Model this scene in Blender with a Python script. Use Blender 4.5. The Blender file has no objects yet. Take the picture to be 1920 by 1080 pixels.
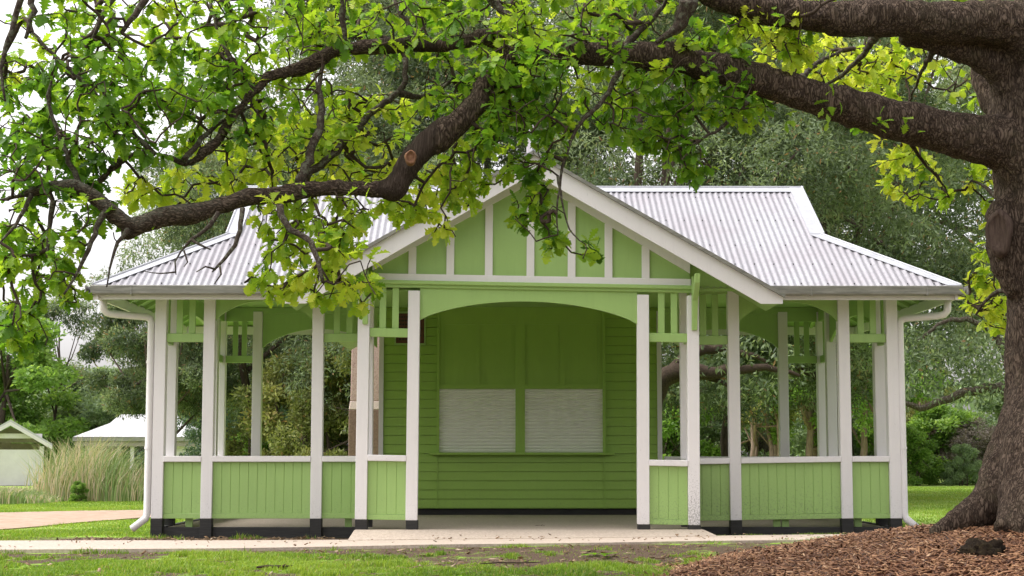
EXPOSURE = 1.08
import bpy, math, random
import numpy as np
from mathutils import Vector, Matrix
PI = math.pi
C = bpy.context.scene.collection
scene = bpy.context.scene
R = random.Random(7)
NR = np.random.default_rng(11)

# ------------------------------------------------------------------ camera
FPX, XV, YH, ZC = 3100.0, 935.0, 860.0, 0.79
PITCH = math.atan((YH - 540) / FPX)
YAW = -math.atan((960 - XV) / FPX)
cam_d = bpy.data.cameras.new('camera')
cam_d.sensor_width = 36.0
cam_d.lens = FPX / 1920 * 36
cam_d.clip_start = 0.1
cam_d.clip_end = 3000
cam = bpy.data.objects.new('camera', cam_d)
C.objects.link(cam)
cam.location = (0, 0, ZC)
cam.rotation_euler = (PI / 2 + PITCH, 0, YAW)
scene.camera = cam
CM = cam.rotation_euler.to_matrix()


def P(px, py, Y):
    """point of the world plane y = Y that the photograph shows at pixel px, py"""
    d = CM @ Vector(((px - 960) / FPX, (540 - py) / FPX, -1))
    k = Y / d.y
    return Vector((d.x * k, Y, ZC + d.z * k))


# ------------------------------------------------------------------ objects
def link(o, parent=None):
    C.objects.link(o)
    if parent is not None:
        o.parent = parent
    return o


def tag(o, label=None, cat=None, group=None, kind=None):
    if label: o['label'] = label
    if cat: o['category'] = cat
    if group: o['group'] = group
    if kind: o['kind'] = kind
    return o


def empty(name, loc=(0, 0, 0), rz=0, parent=None):
    o = bpy.data.objects.new(name, None)
    o.location = loc
    o.rotation_euler = (0, 0, rz)
    o.empty_display_size = 0.2
    return link(o, parent)


def copy_tree(o, parent=None):
    c = o.copy()
    link(c, parent)
    for ch in [x for x in C.objects if x.parent == o]:
        copy_tree(ch, c)
    return c


class MB:
    """collects shapes; build() links them as ONE mesh object"""
    def __init__(self, warp=None):
        self.v, self.f, self.warp = [], [], warp

    def add(self, vs, fs):
        b = len(self.v)
        self.v += [tuple(p) for p in vs]
        self.f += [tuple(b + i for i in q) for q in fs]

    def box(self, x0, x1, y0, y1, z0, z1, T=None):
        vs = [(x, y, z) for z in (z0, z1) for x, y in ((x0, y0), (x1, y0), (x1, y1), (x0, y1))]
        if T: vs = [T(*p) for p in vs]
        self.add(vs, [(3, 2, 1, 0), (4, 5, 6, 7), (0, 1, 5, 4), (1, 2, 6, 5), (2, 3, 7, 6), (3, 0, 4, 7)])

    def prism(self, poly, a0, a1, T):
        """poly: 2d points; T(u, v, a) -> world"""
        n = len(poly)
        vs = [T(u, v, a0) for u, v in poly] + [T(u, v, a1) for u, v in poly]
        fs = [tuple(range(n)), tuple(range(2 * n - 1, n - 1, -1))]
        fs += [(i, n + i, n + (i + 1) % n, (i + 1) % n) for i in range(n)]
        self.add(vs, fs)

    def bar(self, a, b, w, h, up=(0, 0, 1)):
        a, b = Vector(a), Vector(b)
        d = (b - a).normalized()
        s = d.cross(Vector(up)).normalized() * (w / 2)
        u = s.cross(d).normalized() * (h / 2)
        vs = [p + q for p in (a, b) for q in (-s - u, s - u, s + u, -s + u)]
        self.add(vs, [(3, 2, 1, 0), (4, 5, 6, 7), (0, 1, 5, 4), (1, 2, 6, 5), (2, 3, 7, 6), (3, 0, 4, 7)])

    def tube(self, pts, rad, seg=8, cap=True):
        vs, fs = tube_np(pts, rad, seg)
        n = len(pts)
        fs = [tuple(f) for f in fs]
        if cap:
            fs.append(tuple(range(seg - 1, -1, -1)))
            fs.append(tuple(range((n - 1) * seg, n * seg)))
        self.add(vs, fs)

    def build(self, name, mat, parent=None, smooth=False, bevel=0):
        me = bpy.data.meshes.new(name)
        vs = self.v if self.warp is None else [self.warp(*p) for p in self.v]
        me.from_pydata(vs, [], self.f)
        import bmesh
        bm = bmesh.new(); bm.from_mesh(me)
        bmesh.ops.recalc_face_normals(bm, faces=bm.faces)
        bm.to_mesh(me); bm.free()
        me.materials.append(mat)
        if smooth:
            me.polygons.foreach_set('use_smooth', [True] * len(me.polygons))
        o = bpy.data.objects.new(name, me)
        link(o, parent)
        if bevel:
            m = o.modifiers.new('bevel', 'BEVEL'); m.width = bevel; m.segments = 1
            m.limit_method = 'ANGLE'
        return o


def tube_np(pts, rad, seg=8):
    pts = np.asarray([tuple(p) for p in pts], float)
    n = len(pts)
    rad = np.broadcast_to(np.asarray(rad, float), (n,))
    t = np.gradient(pts, axis=0)
    t /= np.linalg.norm(t, axis=1)[:, None] + 1e-9
    ref = np.array((0.13, 0.31, 0.94)) if abs(t[0][2]) < .9 else np.array((1., .1, 0))
    vs = []
    s = np.cross(t[0], ref)
    for i in range(n):
        s = s - t[i] * np.dot(s, t[i]); s /= np.linalg.norm(s) + 1e-9
        b = np.cross(t[i], s)
        an = np.arange(seg) * 2 * PI / seg
        vs.append(pts[i] + rad[i] * (np.cos(an)[:, None] * s + np.sin(an)[:, None] * b))
    vs = np.concatenate(vs)
    j = np.arange(seg); k = (j + 1) % seg
    fs = np.concatenate([np.stack((i * seg + j, i * seg + k, (i + 1) * seg + k, (i + 1) * seg + j), 1) for i in range(n - 1)])
    return vs, fs


def mesh_np(name, V, F, mat, parent=None, tint=None, smooth=False):
    """V (n,3), F (m,k) all faces the same size"""
    V = np.ascontiguousarray(V, np.float32); F = np.ascontiguousarray(F, np.int32)
    me = bpy.data.meshes.new(name)
    m, k = F.shape
    me.vertices.add(len(V)); me.vertices.foreach_set('co', V.ravel())
    me.loops.add(m * k); me.loops.foreach_set('vertex_index', F.ravel())
    me.polygons.add(m)
    me.polygons.foreach_set('loop_start', np.arange(m, dtype=np.int32) * k)
    if smooth:
        me.polygons.foreach_set('use_smooth', np.ones(m, bool))
    me.update(calc_edges=True)
    if tint is not None:
        a = me.attributes.new('tint', 'FLOAT', 'FACE')
        a.data.foreach_set('value', np.ascontiguousarray(tint, np.float32))
    me.materials.append(mat)
    return link(bpy.data.objects.new(name, me), parent)


def smoothstep(a, b, x):
    t = np.clip((np.asarray(x, float) - a) / (b - a), 0, 1)
    return t * t * (3 - 2 * t)


# ------------------------------------------------------------------ materials
class Mat:
    def __init__(self, name):
        self.m = bpy.data.materials.new(name); self.m.use_nodes = True
        self.nt = self.m.node_tree
        self.nt.nodes.clear()
        self.out = self.n('ShaderNodeOutputMaterial')

    def n(self, kind, **kw):
        nd = self.nt.nodes.new(kind)
        for k, v in kw.items():
            setattr(nd, k, v)
        return nd

    def l(self, a, b):
        self.nt.links.new(a, b)

    def noise(self, scale, detail=4, rough=.6, vec=None, dist=0):
        nd = self.n('ShaderNodeTexNoise')
        nd.inputs['Scale'].default_value = scale; nd.inputs['Detail'].default_value = detail
        nd.inputs['Roughness'].default_value = rough; nd.inputs['Distortion'].default_value = dist
        if vec is not None: self.l(vec, nd.inputs['Vector'])
        return nd.outputs['Fac']

    def pos(self, scale=(1, 1, 1)):
        g = self.n('ShaderNodeNewGeometry')
        mp = self.n('ShaderNodeMapping'); mp.inputs['Scale'].default_value = scale
        self.l(g.outputs['Position'], mp.inputs['Vector'])
        return mp.outputs['Vector']

    def obj(self, scale=(1, 1, 1)):
        g = self.n('ShaderNodeTexCoord')
        mp = self.n('ShaderNodeMapping'); mp.inputs['Scale'].default_value = scale
        self.l(g.outputs['Object'], mp.inputs['Vector'])
        return mp.outputs['Vector']

    def ramp(self, fac, stops):
        r = self.n('ShaderNodeValToRGB')
        e = r.color_ramp.elements
        while len(e) < len(stops): e.new(.5)
        for el, (p, c) in zip(e, stops):
            el.position = p
            el.color = (*c, 1) if len(c) == 3 else c
        self.l(fac, r.inputs['Fac'])
        return r.outputs['Color']

    def mix(self, fac, a, b, mode='MIX'):
        m = self.n('ShaderNodeMix', data_type='RGBA', blend_type=mode)
        for s, v in ((m.inputs[0], fac), (m.inputs[6], a), (m.inputs[7], b)):
            if isinstance(v, (int, float)): s.default_value = v
            elif isinstance(v, tuple): s.default_value = (*v, 1)
            else: self.l(v, s)
        return m.outputs[2]

    def math(self, op, a, b=0.0, clamp=False):
        m = self.n('ShaderNodeMath', operation=op, use_clamp=clamp)
        for s, v in ((m.inputs[0], a), (m.inputs[1], b)):
            if isinstance(v, (int, float)): s.default_value = v
            else: self.l(v, s)
        return m.outputs[0]

    def bump(self, h, strength=.3, dist=.01):
        b = self.n('ShaderNodeBump'); b.inputs['Strength'].default_value = strength
        b.inputs['Distance'].default_value = dist
        self.l(h, b.inputs['Height'])
        return b.outputs['Normal']

    def surf(self, col, rough=.6, metal=0, normal=None, spec=.5):
        p = self.n('ShaderNodeBsdfPrincipled')
        for s, v in ((p.inputs['Base Color'], col), (p.inputs['Roughness'], rough), (p.inputs['Metallic'], metal)):
            if isinstance(v, (int, float)): s.default_value = v
            elif isinstance(v, tuple): s.default_value = (*v, 1)
            else: self.l(v, s)
        p.inputs['Specular IOR Level'].default_value = spec
        if normal is not None: self.l(normal, p.inputs['Normal'])
        self.l(p.outputs[0], self.out.inputs['Surface'])
        return self.m


def paint(name, col, dirt=.35, mould=0.0, rough=.45):
    m = Mat(name)
    pos = m.pos()
    a = m.noise(2.3, 5, .65, pos)
    b = m.noise(38, 3, .7, m.pos((1, 1, .35)))
    c = m.mix(m.math('MULTIPLY', a, dirt), col, tuple(x * .72 for x in col))
    c = m.mix(m.math('MULTIPLY', m.math('GREATER_THAN', b, .70), .35), c, tuple(x * .55 for x in col))
    st = m.noise(7, 4, .7, m.pos((3, 3, .25)))
    c = m.mix(m.math('MULTIPLY', m.math('SUBTRACT', st, .5, True), dirt * 1.3, True), c, tuple(x * .62 for x in col))
    # splashed soil and mould low on the boards
    sx = m.n('ShaderNodeSeparateXYZ'); m.l(m.n('ShaderNodeNewGeometry').outputs['Position'], sx.inputs[0])
    low = m.n('ShaderNodeMapRange'); low.inputs[1].default_value = .55 + .3 * mould; low.inputs[2].default_value = .08
    m.l(sx.outputs['Z'], low.inputs[0])
    sp = m.noise(60, 4, .75, pos)
    th = m.math('MULTIPLY', m.math('SUBTRACT', m.math('ADD', sp, m.math('MULTIPLY', low.outputs[0], .10 + .10 * mould)), .63), 7, True)
    c = m.mix(m.math('MULTIPLY', th, .35 + .35 * mould), c, (.09, .085, .065))
    return m.surf(c, rough, 0, m.bump(m.noise(9, 4, .6, m.pos((6, 6, .6))), .12, .004))


GREEN = (.345, .525, .165)
WHITE = (.79, .76, .76)
M = {}
M['green'] = paint('lime_paint', GREEN, .6)
M['green_mould'] = paint('lime_paint_mouldy', GREEN, .5, .45)
M['white'] = paint('white_paint', WHITE, .4)
M['white_mould'] = paint('white_paint_mouldy', WHITE, .3, 1.0)
M['dark_green'] = paint('kiosk_paint', (.31, .50, .08), .4)


def mk_metal():
    m = Mat('galvanised_iron')
    pos = m.pos()
    a = m.noise(1.1, 6, .7, pos); b = m.noise(26, 5, .75, pos); s = m.noise(7, 4, .7, m.pos((8, 1, 1)))
    c = m.ramp(b, [(.3, (.25, .252, .27)), (.55, (.37, .373, .395)), (.75, (.46, .463, .485))])
    c = m.mix(m.math('MULTIPLY', m.math('SUBTRACT', a, .38, True), 2.0, True), c, (.27, .235, .255))
    c = m.mix(m.math('MULTIPLY', m.math('SUBTRACT', s, .5, True), 1.2, True), c, (.27, .25, .25))
    # each sheet has weathered a little differently
    sx = m.n('ShaderNodeSeparateXYZ'); m.l(pos, sx.inputs[0])
    wn = m.n('ShaderNodeTexWhiteNoise', noise_dimensions='1D'); m.l(m.math('FLOOR', m.math('MULTIPLY', sx.outputs['X'], 1.312)), wn.inputs['W'])
    c = m.mix(m.math('MULTIPLY', wn.outputs['Value'], .28), c, (.26, .255, .265))
    return m.surf(c, .42, .25, None)


M['iron'] = mk_metal()


def mk_simple(name, cols, scale, rough=.7, bump=.2, stretch=(1, 1, 1), metal=0, detail=5, bd=.01):
    m = Mat(name)
    f = m.noise(scale, detail, .7, m.pos(stretch))
    n = len(cols)
    c = m.ramp(f, [(.3 + .4 * i / max(1, n - 1), q) for i, q in enumerate(cols)])
    return m.surf(c, rough, metal, m.bump(f, bump, bd), .12 if rough >= .85 else .5)


M['cap_iron'] = mk_simple('zinc_flashing', [(.38, .39, .42), (.50, .51, .54)], 9, .4, .05, metal=.25)
M['gutter'] = mk_simple('weathered_gutter', [(.13, .13, .11), (.22, .215, .185), (.30, .295, .26)], 12, .5, .05, (.3, 1, 3), .2)
M['black'] = mk_simple('black_timber', [(.008, .008, .008), (.03, .028, .026)], 14, .7, .5, (.4, .4, 4))
M['screw'] = mk_simple('screw_head', [(.02, .02, .025), (.05, .05, .05)], 9)
M['shutter'] = mk_simple('shutter_slats', [(.80, .80, .73), (.84, .84, .77)], 3, .5, .0)
M['granite'] = mk_simple('pink_granite', [(.22, .12, .10), (.40, .27, .24), (.52, .38, .35)], 45, .5, .05)
M['granite_dark'] = mk_simple('brown_granite', [(.10, .055, .045), (.18, .105, .085), (.24, .15, .125)], 30, .45, .05)
M['granite_pale'] = mk_simple('pale_granite', [(.45, .34, .31), (.6, .48, .44)], 40, .55, .05)
M['far_white'] = mk_simple('far_white_paint', [(.62, .575, .62), (.72, .675, .72)], 1.5, .5, .02)
M['far_roof'] = mk_simple('far_iron', [(.42, .42, .43), (.48, .48, .49)], 6, .5, .05)
M['far_brown'] = mk_simple('far_timber', [(.22, .19, .17), (.32, .28, .25)], 5, .6, .05)
M['plaque'] = mk_simple('brown_board', [(.07, .018, .010), (.12, .035, .02)], 20, .4, .05)
M['letter'] = mk_simple('faded_lettering', [(.015, .008, .006), (.03, .016, .012)], 20, .5, .02)


def mk_concrete(name='exposed_aggregate', base=(.46, .38, .31)):
    m = Mat(name)
    pos = m.pos()
    v = m.n('ShaderNodeTexVoronoi'); v.inputs['Scale'].default_value = 55; m.l(pos, v.inputs['Vector'])
    big = m.noise(1.3, 5, .65, pos); fine = m.noise(120, 3, .7, pos)
    bw = m.n('ShaderNodeRGBToBW'); m.l(v.outputs['Color'], bw.inputs[0])
    c = m.mix(.5, base, bw.outputs[0], 'SOFT_LIGHT')
    c = m.mix(m.math('MULTIPLY', big, .5), c, tuple(x * .68 for x in base))
    c = m.mix(m.math('MULTIPLY', m.math('GREATER_THAN', fine, .62), .4), c, (.16, .12, .10))
    return m.surf(c, .8, 0, m.bump(v.outputs['Distance'], .25, .006))


M['concrete'] = mk_concrete()
M['sand'] = mk_simple('sandy_gravel', [(.29, .205, .145), (.39, .29, .215), (.45, .35, .27)], 5, .9, .2)


def mk_bark():
    m = Mat('oak_bark')
    # ridges run along the wood: upright on the trunk, level on the limbs
    g = m.n('ShaderNodeTexCoord'); sx = m.n('ShaderNodeSeparateXYZ'); m.l(g.outputs['Object'], sx.inputs[0])
    lim = m.math('MULTIPLY', m.math('SUBTRACT', -.45, sx.outputs['X']), 2.5, True)
    mv = m.n('ShaderNodeMix', data_type='VECTOR'); m.l(lim, mv.inputs[0])
    m.l(m.obj((1, 1, .26)), mv.inputs[4]); m.l(m.obj((.5, 1.25, 1.25)), mv.inputs[5])
    o = mv.outputs[1]
    v = m.n('ShaderNodeTexVoronoi', feature='DISTANCE_TO_EDGE'); v.inputs['Scale'].default_value = 34
    wob = m.n('ShaderNodeTexNoise'); wob.inputs['Scale'].default_value = 14; wob.inputs['Detail'].default_value = 4
    m.l(o, wob.inputs['Vector'])
    mx = m.n('ShaderNodeVectorMath', operation='MULTIPLY_ADD')
    m.l(wob.outputs['Color'], mx.inputs[0]); mx.inputs[1].default_value = (.16, .16, .16); m.l(o, mx.inputs[2])
    m.l(mx.outputs[0], v.inputs['Vector'])
    fine = m.noise(60, 5, .75, o); moss = m.noise(2.6, 5, .7, m.obj())
    fib = m.noise(22, 8, .78, o)
    h = m.math('ADD', m.math('MULTIPLY', m.math('MULTIPLY', v.outputs['Distance'], 4.0, True), .42), m.math('MULTIPLY', fib, .85))
    c = m.ramp(h, [(.30, (.013, .009, .007)), (.55, (.068, .047, .034)), (.95, (.18, .132, .098))])
    c = m.mix(m.math('MULTIPLY', m.math('SUBTRACT', moss, .52, True), 2.0, True), c, (.105, .095, .055))
    # pale lichen grows on the upper side of the far limbs
    gn = m.n('ShaderNodeNewGeometry'); sn_ = m.n('ShaderNodeSeparateXYZ'); m.l(gn.outputs['Normal'], sn_.inputs[0])
    upw = m.math('ADD', m.math('MULTIPLY', sn_.outputs['Z'], .9), .35, True)
    far = m.math('MULTIPLY', m.math('SUBTRACT', -1.6, sx.outputs['X']), .6, True)
    li = m.math('MULTIPLY', m.math('SUBTRACT', m.noise(30, 5, .75, m.obj()), .41, True), 10, True)
    c = m.mix(m.math('MULTIPLY', m.math('MULTIPLY', upw, far), m.math('MULTIPLY', li, .8)), c, (.25, .26, .195))
    return m.surf(c, .9, 0, m.bump(h, 1.0, .03), .15)


M['bark'] = mk_bark()


def mk_lichen():
    m = Mat('lichened_bark')
    o = m.obj()
    a = m.noise(28, 5, .75, o); b = m.noise(70, 4, .7, o)
    c = m.ramp(b, [(.3, (.022, .017, .013)), (.7, (.095, .072, .055))])
    c = m.mix(m.math('MULTIPLY', m.math('GREATER_THAN', a, .54), .65), c, (.15, .155, .11))
    return m.surf(c, .9, 0, m.bump(b, .8, .012), .15)


M['limb'] = mk_lichen()
M['twig'] = mk_simple('twig_bark', [(.03, .022, .016), (.085, .062, .045)], 30, .9, .2)
M['trunk_far'] = mk_simple('grey_brown_bark', [(.05, .038, .03), (.14, .105, .085)], 8, .9, .4, (3, 3, .5))
M['trunk_pink'] = mk_simple('papery_pink_bark', [(.16, .105, .085), (.34, .25, .21)], 7, .9, .4, (3, 3, .4))
M['cutwood'] = mk_simple('cut_wood', [(.13, .055, .025), (.30, .15, .075)], 30, .8, .3)
M['gnarl'] = mk_simple('callus_bark', [(.04, .026, .02), (.12, .085, .068)], 9, .9, .6, (4, 4, .5), bd=.02)


def leafmat(name, stops, trans=.45, tcol=1.5, rough=.5):
    """leaf colours over the per-leaf attribute 'tint' (tone and age of the leaf; on the oak also painted backlight)"""
    m = Mat(name)
    a = m.n('ShaderNodeAttribute', attribute_name='tint')
    c = m.ramp(a.outputs['Fac'], stops)
    d = m.n('ShaderNodeBsdfPrincipled'); m.l(c, d.inputs['Base Color'])
    d.inputs['Roughness'].default_value = rough; d.inputs['Specular IOR Level'].default_value = .3
    t = m.n('ShaderNodeBsdfTranslucent')
    tc = m.mix(1.0, c, (tcol, tcol * .97, tcol * .55), 'MULTIPLY')
    m.l(tc, t.inputs['Color'])
    mx = m.n('ShaderNodeMixShader'); mx.inputs[0].default_value = trans
    m.l(d.outputs[0], mx.inputs[1]); m.l(t.outputs[0], mx.inputs[2])
    m.l(mx.outputs[0], m.out.inputs['Surface'])
    return m.m


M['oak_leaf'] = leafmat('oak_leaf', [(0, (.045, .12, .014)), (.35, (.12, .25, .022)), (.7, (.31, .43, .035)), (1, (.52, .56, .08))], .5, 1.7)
M['olive_leaf'] = leafmat('olive_leaf', [(0, (.042, .068, .03)), (.4, (.115, .16, .082)), (.62, (.20, .26, .145)), (.88, (.33, .41, .24)), (1, (.30, .19, .10))], .4, 1.3)
M['dark_leaf'] = leafmat('dark_leaf', [(0, (.03, .06, .035)), (.5, (.075, .125, .08)), (1, (.16, .23, .14))], .4, 1.2)
M['mid_leaf'] = leafmat('mid_leaf', [(0, (.11, .17, .085)), (.5, (.23, .32, .17)), (1, (.35, .44, .25))], .4, 1.2)  # paler, greyer green: haze of the far trees put into the colour
M['bright_leaf'] = leafmat('bright_leaf', [(0, (.09, .17, .03)), (.5, (.19, .33, .07)), (1, (.32, .45, .12))], .45, 1.4)
M['yellow_leaf'] = leafmat('yellow_leaf', [(0, (.12, .145, .05)), (.4, (.25, .285, .095)), (.8, (.42, .43, .14)), (1, (.40, .27, .13))], .35, 1.2)
M['brush'] = leafmat('dry_brush', [(0, (.07, .06, .045)), (.5, (.16, .135, .11)), (1, (.26, .22, .19))], .2, 1.1)
M['reed'] = leafmat('reed_blade', [(0, (.15, .23, .08)), (.5, (.30, .40, .17)), (.72, (.45, .44, .28)), (1, (.66, .53, .42))], .35, 1.2)
M['grass'] = leafmat('grass_blade', [(0, (.07, .14, .014)), (.5, (.16, .27, .03)), (.9, (.29, .39, .06)), (1, (.40, .32, .16))], .4, 1.4)
M['mulch_chip'] = leafmat('mulch_chip', [(0, (.045, .018, .009)), (.35, (.19, .085, .04)), (.7, (.37, .20, .10)), (1, (.56, .38, .23))], .0, 1)
M['litter'] = leafmat('dead_leaf', [(0, (.10, .06, .03)), (.5, (.24, .15, .08)), (1, (.48, .38, .28))], .15, 1)


def mk_ground():
    m = Mat('lawn_and_soil')
    pos = m.pos()
    at = m.n('ShaderNodeAttribute', attribute_name='soil')
    big = m.noise(.55, 5, .65, pos); mid = m.noise(5, 5, .7, pos); fine = m.noise(70, 4, .75, pos)
    g = m.ramp(fine, [(.3, (.10, .20, .02)), (.55, (.21, .36, .045)), (.75, (.31, .46, .08))])
    g = m.mix(m.math('MULTIPLY', big, .5), g, (.28, .40, .07))
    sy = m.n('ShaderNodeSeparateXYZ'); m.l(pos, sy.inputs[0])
    mown = m.n('ShaderNodeMapRange'); mown.inputs[1].default_value = 19; mown.inputs[2].default_value = 22; m.l(sy.outputs['Y'], mown.inputs[0])  # grass colour lightened with distance to make up for the trees' shade
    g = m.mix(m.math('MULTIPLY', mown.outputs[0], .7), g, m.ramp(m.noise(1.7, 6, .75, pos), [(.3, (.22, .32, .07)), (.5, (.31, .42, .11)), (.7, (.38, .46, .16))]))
    s = m.ramp(fine, [(.28, (.03, .02, .013)), (.52, (.095, .066, .047)), (.74, (.22, .165, .12))])
    k = m.math('ADD', at.outputs['Fac'], m.math('MULTIPLY', m.math('SUBTRACT', mid, .5), 1.5))
    k = m.math('MULTIPLY', m.math('SUBTRACT', k, .40), 4, True)
    return m.surf(m.mix(k, g, s), .95, 0, m.bump(fine, .5, .02), .1)


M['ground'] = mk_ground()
M['mulch'] = mk_simple('mulch_bed', [(.018, .008, .005), (.06, .022, .012), (.12, .05, .026)], 40, .95, .8, bd=.02)
# ------------------------------------------------------------------ the pavilion
D, YP, YR, YB, YE = 19.375, 18.70, 23.60, 18.27, 18.75     # wing wall, portico, rear wall, bargeboard, eave
XC, TAN = .328, math.tan(math.radians(30))
PW = .132
xs = {k: P(px, 760, y).x for k, px, y in (('A', 300, D), ('B', 391.5, D), ('C', 595.5, D), ('H', 1376, D), ('I', 1583, D), ('J', 1673.5, D),
      ('D', 680, YP), ('E', 774, YP), ('F', 1205, YP), ('G', 1299, YP), ('rB', 482, YR), ('kL', 715, YR), ('kR', 1236, YR), ('rI', 1469, YR))}
ZS0, ZS1 = P(900, 866, D).z, P(900, 855, D).z     # sill
ZB = .10                                         # bottom of the panels
ZP = 2.94                                        # wall plate
ZR0, ZR1 = 2.15, 2.25                            # slat rail
YS = (D, D + .65, YR - .65, YR)                  # posts along the sides


def sag_p(x, y, z):      # the portico has settled towards its right side
    return (x + .006 * (z - 1), y, z - .0175 * (x + .7)) if z > .05 else (x, y, z)


def sag_w(x, y, z):      # and has pulled the front of the right wing down a little
    return (x, y, z - .03 * math.exp(-((x - 2.1) / 1.1) ** 2)) if z > .05 else (x, y, z)


pav = tag(empty('park_pavilion', (XC, D, 0)), 'lime green and white timber park pavilion with corrugated iron roof and kiosk', 'pavilion')
PO = Vector(pav.location)


def part(mb, name, mat, parent=None, **kw):
    """a part of the pavilion: built in world coordinates, moved under its parent"""
    o = mb.build(name, mat, parent or pav, **kw)
    w = PO if (parent is None) else PO
    if parent is None or parent is pav:
        o.location = -PO
    return o


def post(x, y, z1=ZP - .06, w=PW, base=True, zb=-.13, warp=sag_w, mat='white', zt=ZB):
    b = MB(warp); b.box(x - w / 2, x + w / 2, y - w / 2, y + w / 2, zt, z1)
    o = part(b, 'post', M[mat], bevel=.005)
    c = MB(); c.box(x - w / 2 - .002, x + w / 2 + .002, y - w / 2 - .002, y + w / 2 + .002, zb, warp(x, y, zt)[2] if warp else zt)
    part(c, 'post_base', M['black'], o, bevel=.004)
    return o


def bay(p0, p1, kind, warp=sag_w, low=True, mat='green', slats=2, spring=2.40, peak=2.635, inset=PW / 2, plate=True):
    """fills the gap between two posts: boarded panel, sill, and an arch or a slatted frieze above"""
    p0, p1 = Vector(p0), Vector(p1)
    L = (p1 - p0).length; d = (p1 - p0) / L; nrm = Vector((d.y, -d.x))
    T = lambda u, n, z: (p0.x + d.x * u + nrm.x * n, p0.y + d.y * u + nrm.y * n, z)
    a, b = inset, L - inset
    if low:
        m = MB(warp)
        n = max(2, round((b - a) / .105)); w = (b - a) / n
        for i in range(n):
            u0, u1 = a + i * w + .0006, a + (i + 1) * w - .0006
            m.prism([(u0, -.012), (u0, .014), (u0 + .004, .018), (u1 - .004, .018), (u1, .014), (u1, -.012)], ZB + .06, ZS0 - .002, lambda u, v, s: T(u, v, s))
        m.box(a, b, -.012, .004, ZB + .06, ZS0 - .003, T)
        o = part(m, 'balustrade_panel', M[mat])
        r = MB(warp); r.box(a, b, -.03, .030, ZB, ZB + .058, T)
        part(r, 'bottom_rail', M[mat], o, bevel=.003)
        s = MB(warp); s.box(a, b, -.07, .075, ZS0, ZS1, T)
        part(s, 'sill', M['white'], bevel=.006)
    if kind == 'arch':
        pts = [(a, ZP - .09), (b, ZP - .09)]
        N = 28
        for i in range(N + 1):
            t = i / N
            u = b + (a - b) * t
            q = 2 * t - 1
            pts.append((u, spring + (peak - spring) * (1 - q * q) ** .8))
        m = MB(warp); m.prism(pts, -.02, .02, lambda u, z, n: T(u, n, z))
        part(m, 'arch_spandrel', M['green'])
    else:
        m = MB(warp); m.box(a, b, -.03, .03, ZR0, ZR1, T)
        o = part(m, 'slat_rail', M['green'], bevel=.004)
        for i in range(slats):
            u = a + (b - a) * (i + 1) / (slats + 1)
            s = MB(warp); s.box(u - .037, u + .037, -.014, .014, ZR1, ZP - .2, T)
            part(s, 'slat', M['green'], bevel=.003)
    if plate:
        m = MB(warp); m.box(0, L, -.045, .045, ZP - .2 if kind != 'arch' else ZP - .09, ZP, T)
        part(m, 'top_plate', M['green'], bevel=.004)


XD2, XG2 = xs['D'], xs['G']
# front of the two wings, with posts behind the portico corners
for k in ('A', 'B', 'C', 'H', 'I', 'J'):
    post(xs[k], D, mat='white')
post(XD2, D, zb=-.02); post(XG2, D, zb=-.02)
for a, b, k, mt in ((xs['A'], xs['B'], 's', 'green'), (xs['B'], xs['C'], 'arch', 'green'), (xs['C'], XD2, 's', 'green'),
                    (XG2, xs['H'], 's', 'green_mould'), (xs['H'], xs['I'], 'arch', 'green_mould'), (xs['I'], xs['J'], 's', 'green')):
    bay((a, D), (b, D), k, mat=mt)
# portico front
for k in ('D', 'E', 'F', 'G'):
    post(xs[k], YP, ZP - .26, warp=sag_p, zb=-.02, mat='white_mould' if k == 'G' else 'white')
bay((xs['D'], YP), (xs['E'], YP), 's', sag_p, plate=False)
bay((xs['F'], YP), (xs['G'], YP), 's', sag_p, mat='green_mould', plate=False)
bay((xs['E'], YP), (xs['F'], YP), 'arch', sag_p, low=False, spring=P(785, 601, YP).z, peak=P(990, 562.5, YP).z, plate=False)
for x in (xs['D'], xs['G']):
    bay((x, D), (x, YP) if x < 0 else (x, YP), 's', sag_w, slats=1, plate=False)
m = MB(sag_p); m.box(xs['D'] - .07, xs['G'] + .07, YP - .05, YP + .05, P(990, 541, YP).z, P(990, 531, YP).z)
part(m, 'portico_beam', M['green'], bevel=.006)
m = MB(sag_p); m.box(xs['D'] - .07, xs['G'] + .07, YP - .085, YP + .05, P(990, 535, YP).z, P(990, 528, YP).z)
part(m, 'beam_moulding', M['green'], bevel=.006)
# sides and rear
for x in (xs['A'], xs['J']):
    for y in YS[1:]: post(x, y, warp=None)
    for i, k in enumerate(('s', 'arch', 's')):
        q = ((x, YS[i]), (x, YS[i + 1]))
        if x < 0: q = (q[1], q[0])
        bay(*q, k, None, slats=2)
post(xs['rB'], YR, warp=None); post(xs['rI'], YR, warp=None)
for a, b, k in ((xs['A'], xs['rB'], 's'), (xs['rB'], xs['kL'], 'arch'), (xs['kR'], xs['rI'], 'arch'), (xs['rI'], xs['J'], 's')):
    bay((b, YR), (a, YR), k, None, spring=2.36)
# sleepers round the foot
for a, b in ((xs['A'], xs['B']), (xs['B'], xs['C']), (xs['C'], xs['D']), (xs['G'], xs['H']), (xs['H'], xs['I']), (xs['I'], xs['J'])):
    m = MB(); m.box(a + .07, b - .07, D - .02, D + .055, -.14, .0)
    part(m, 'sleeper', M['black'], bevel=.006)
for x in (xs['A'], xs['J']):
    m = MB(); m.box(x - .035, x + .035, D + .08, YR - .08, -.14, .0)
    part(m, 'sleeper', M['black'], bevel=.006)
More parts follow.
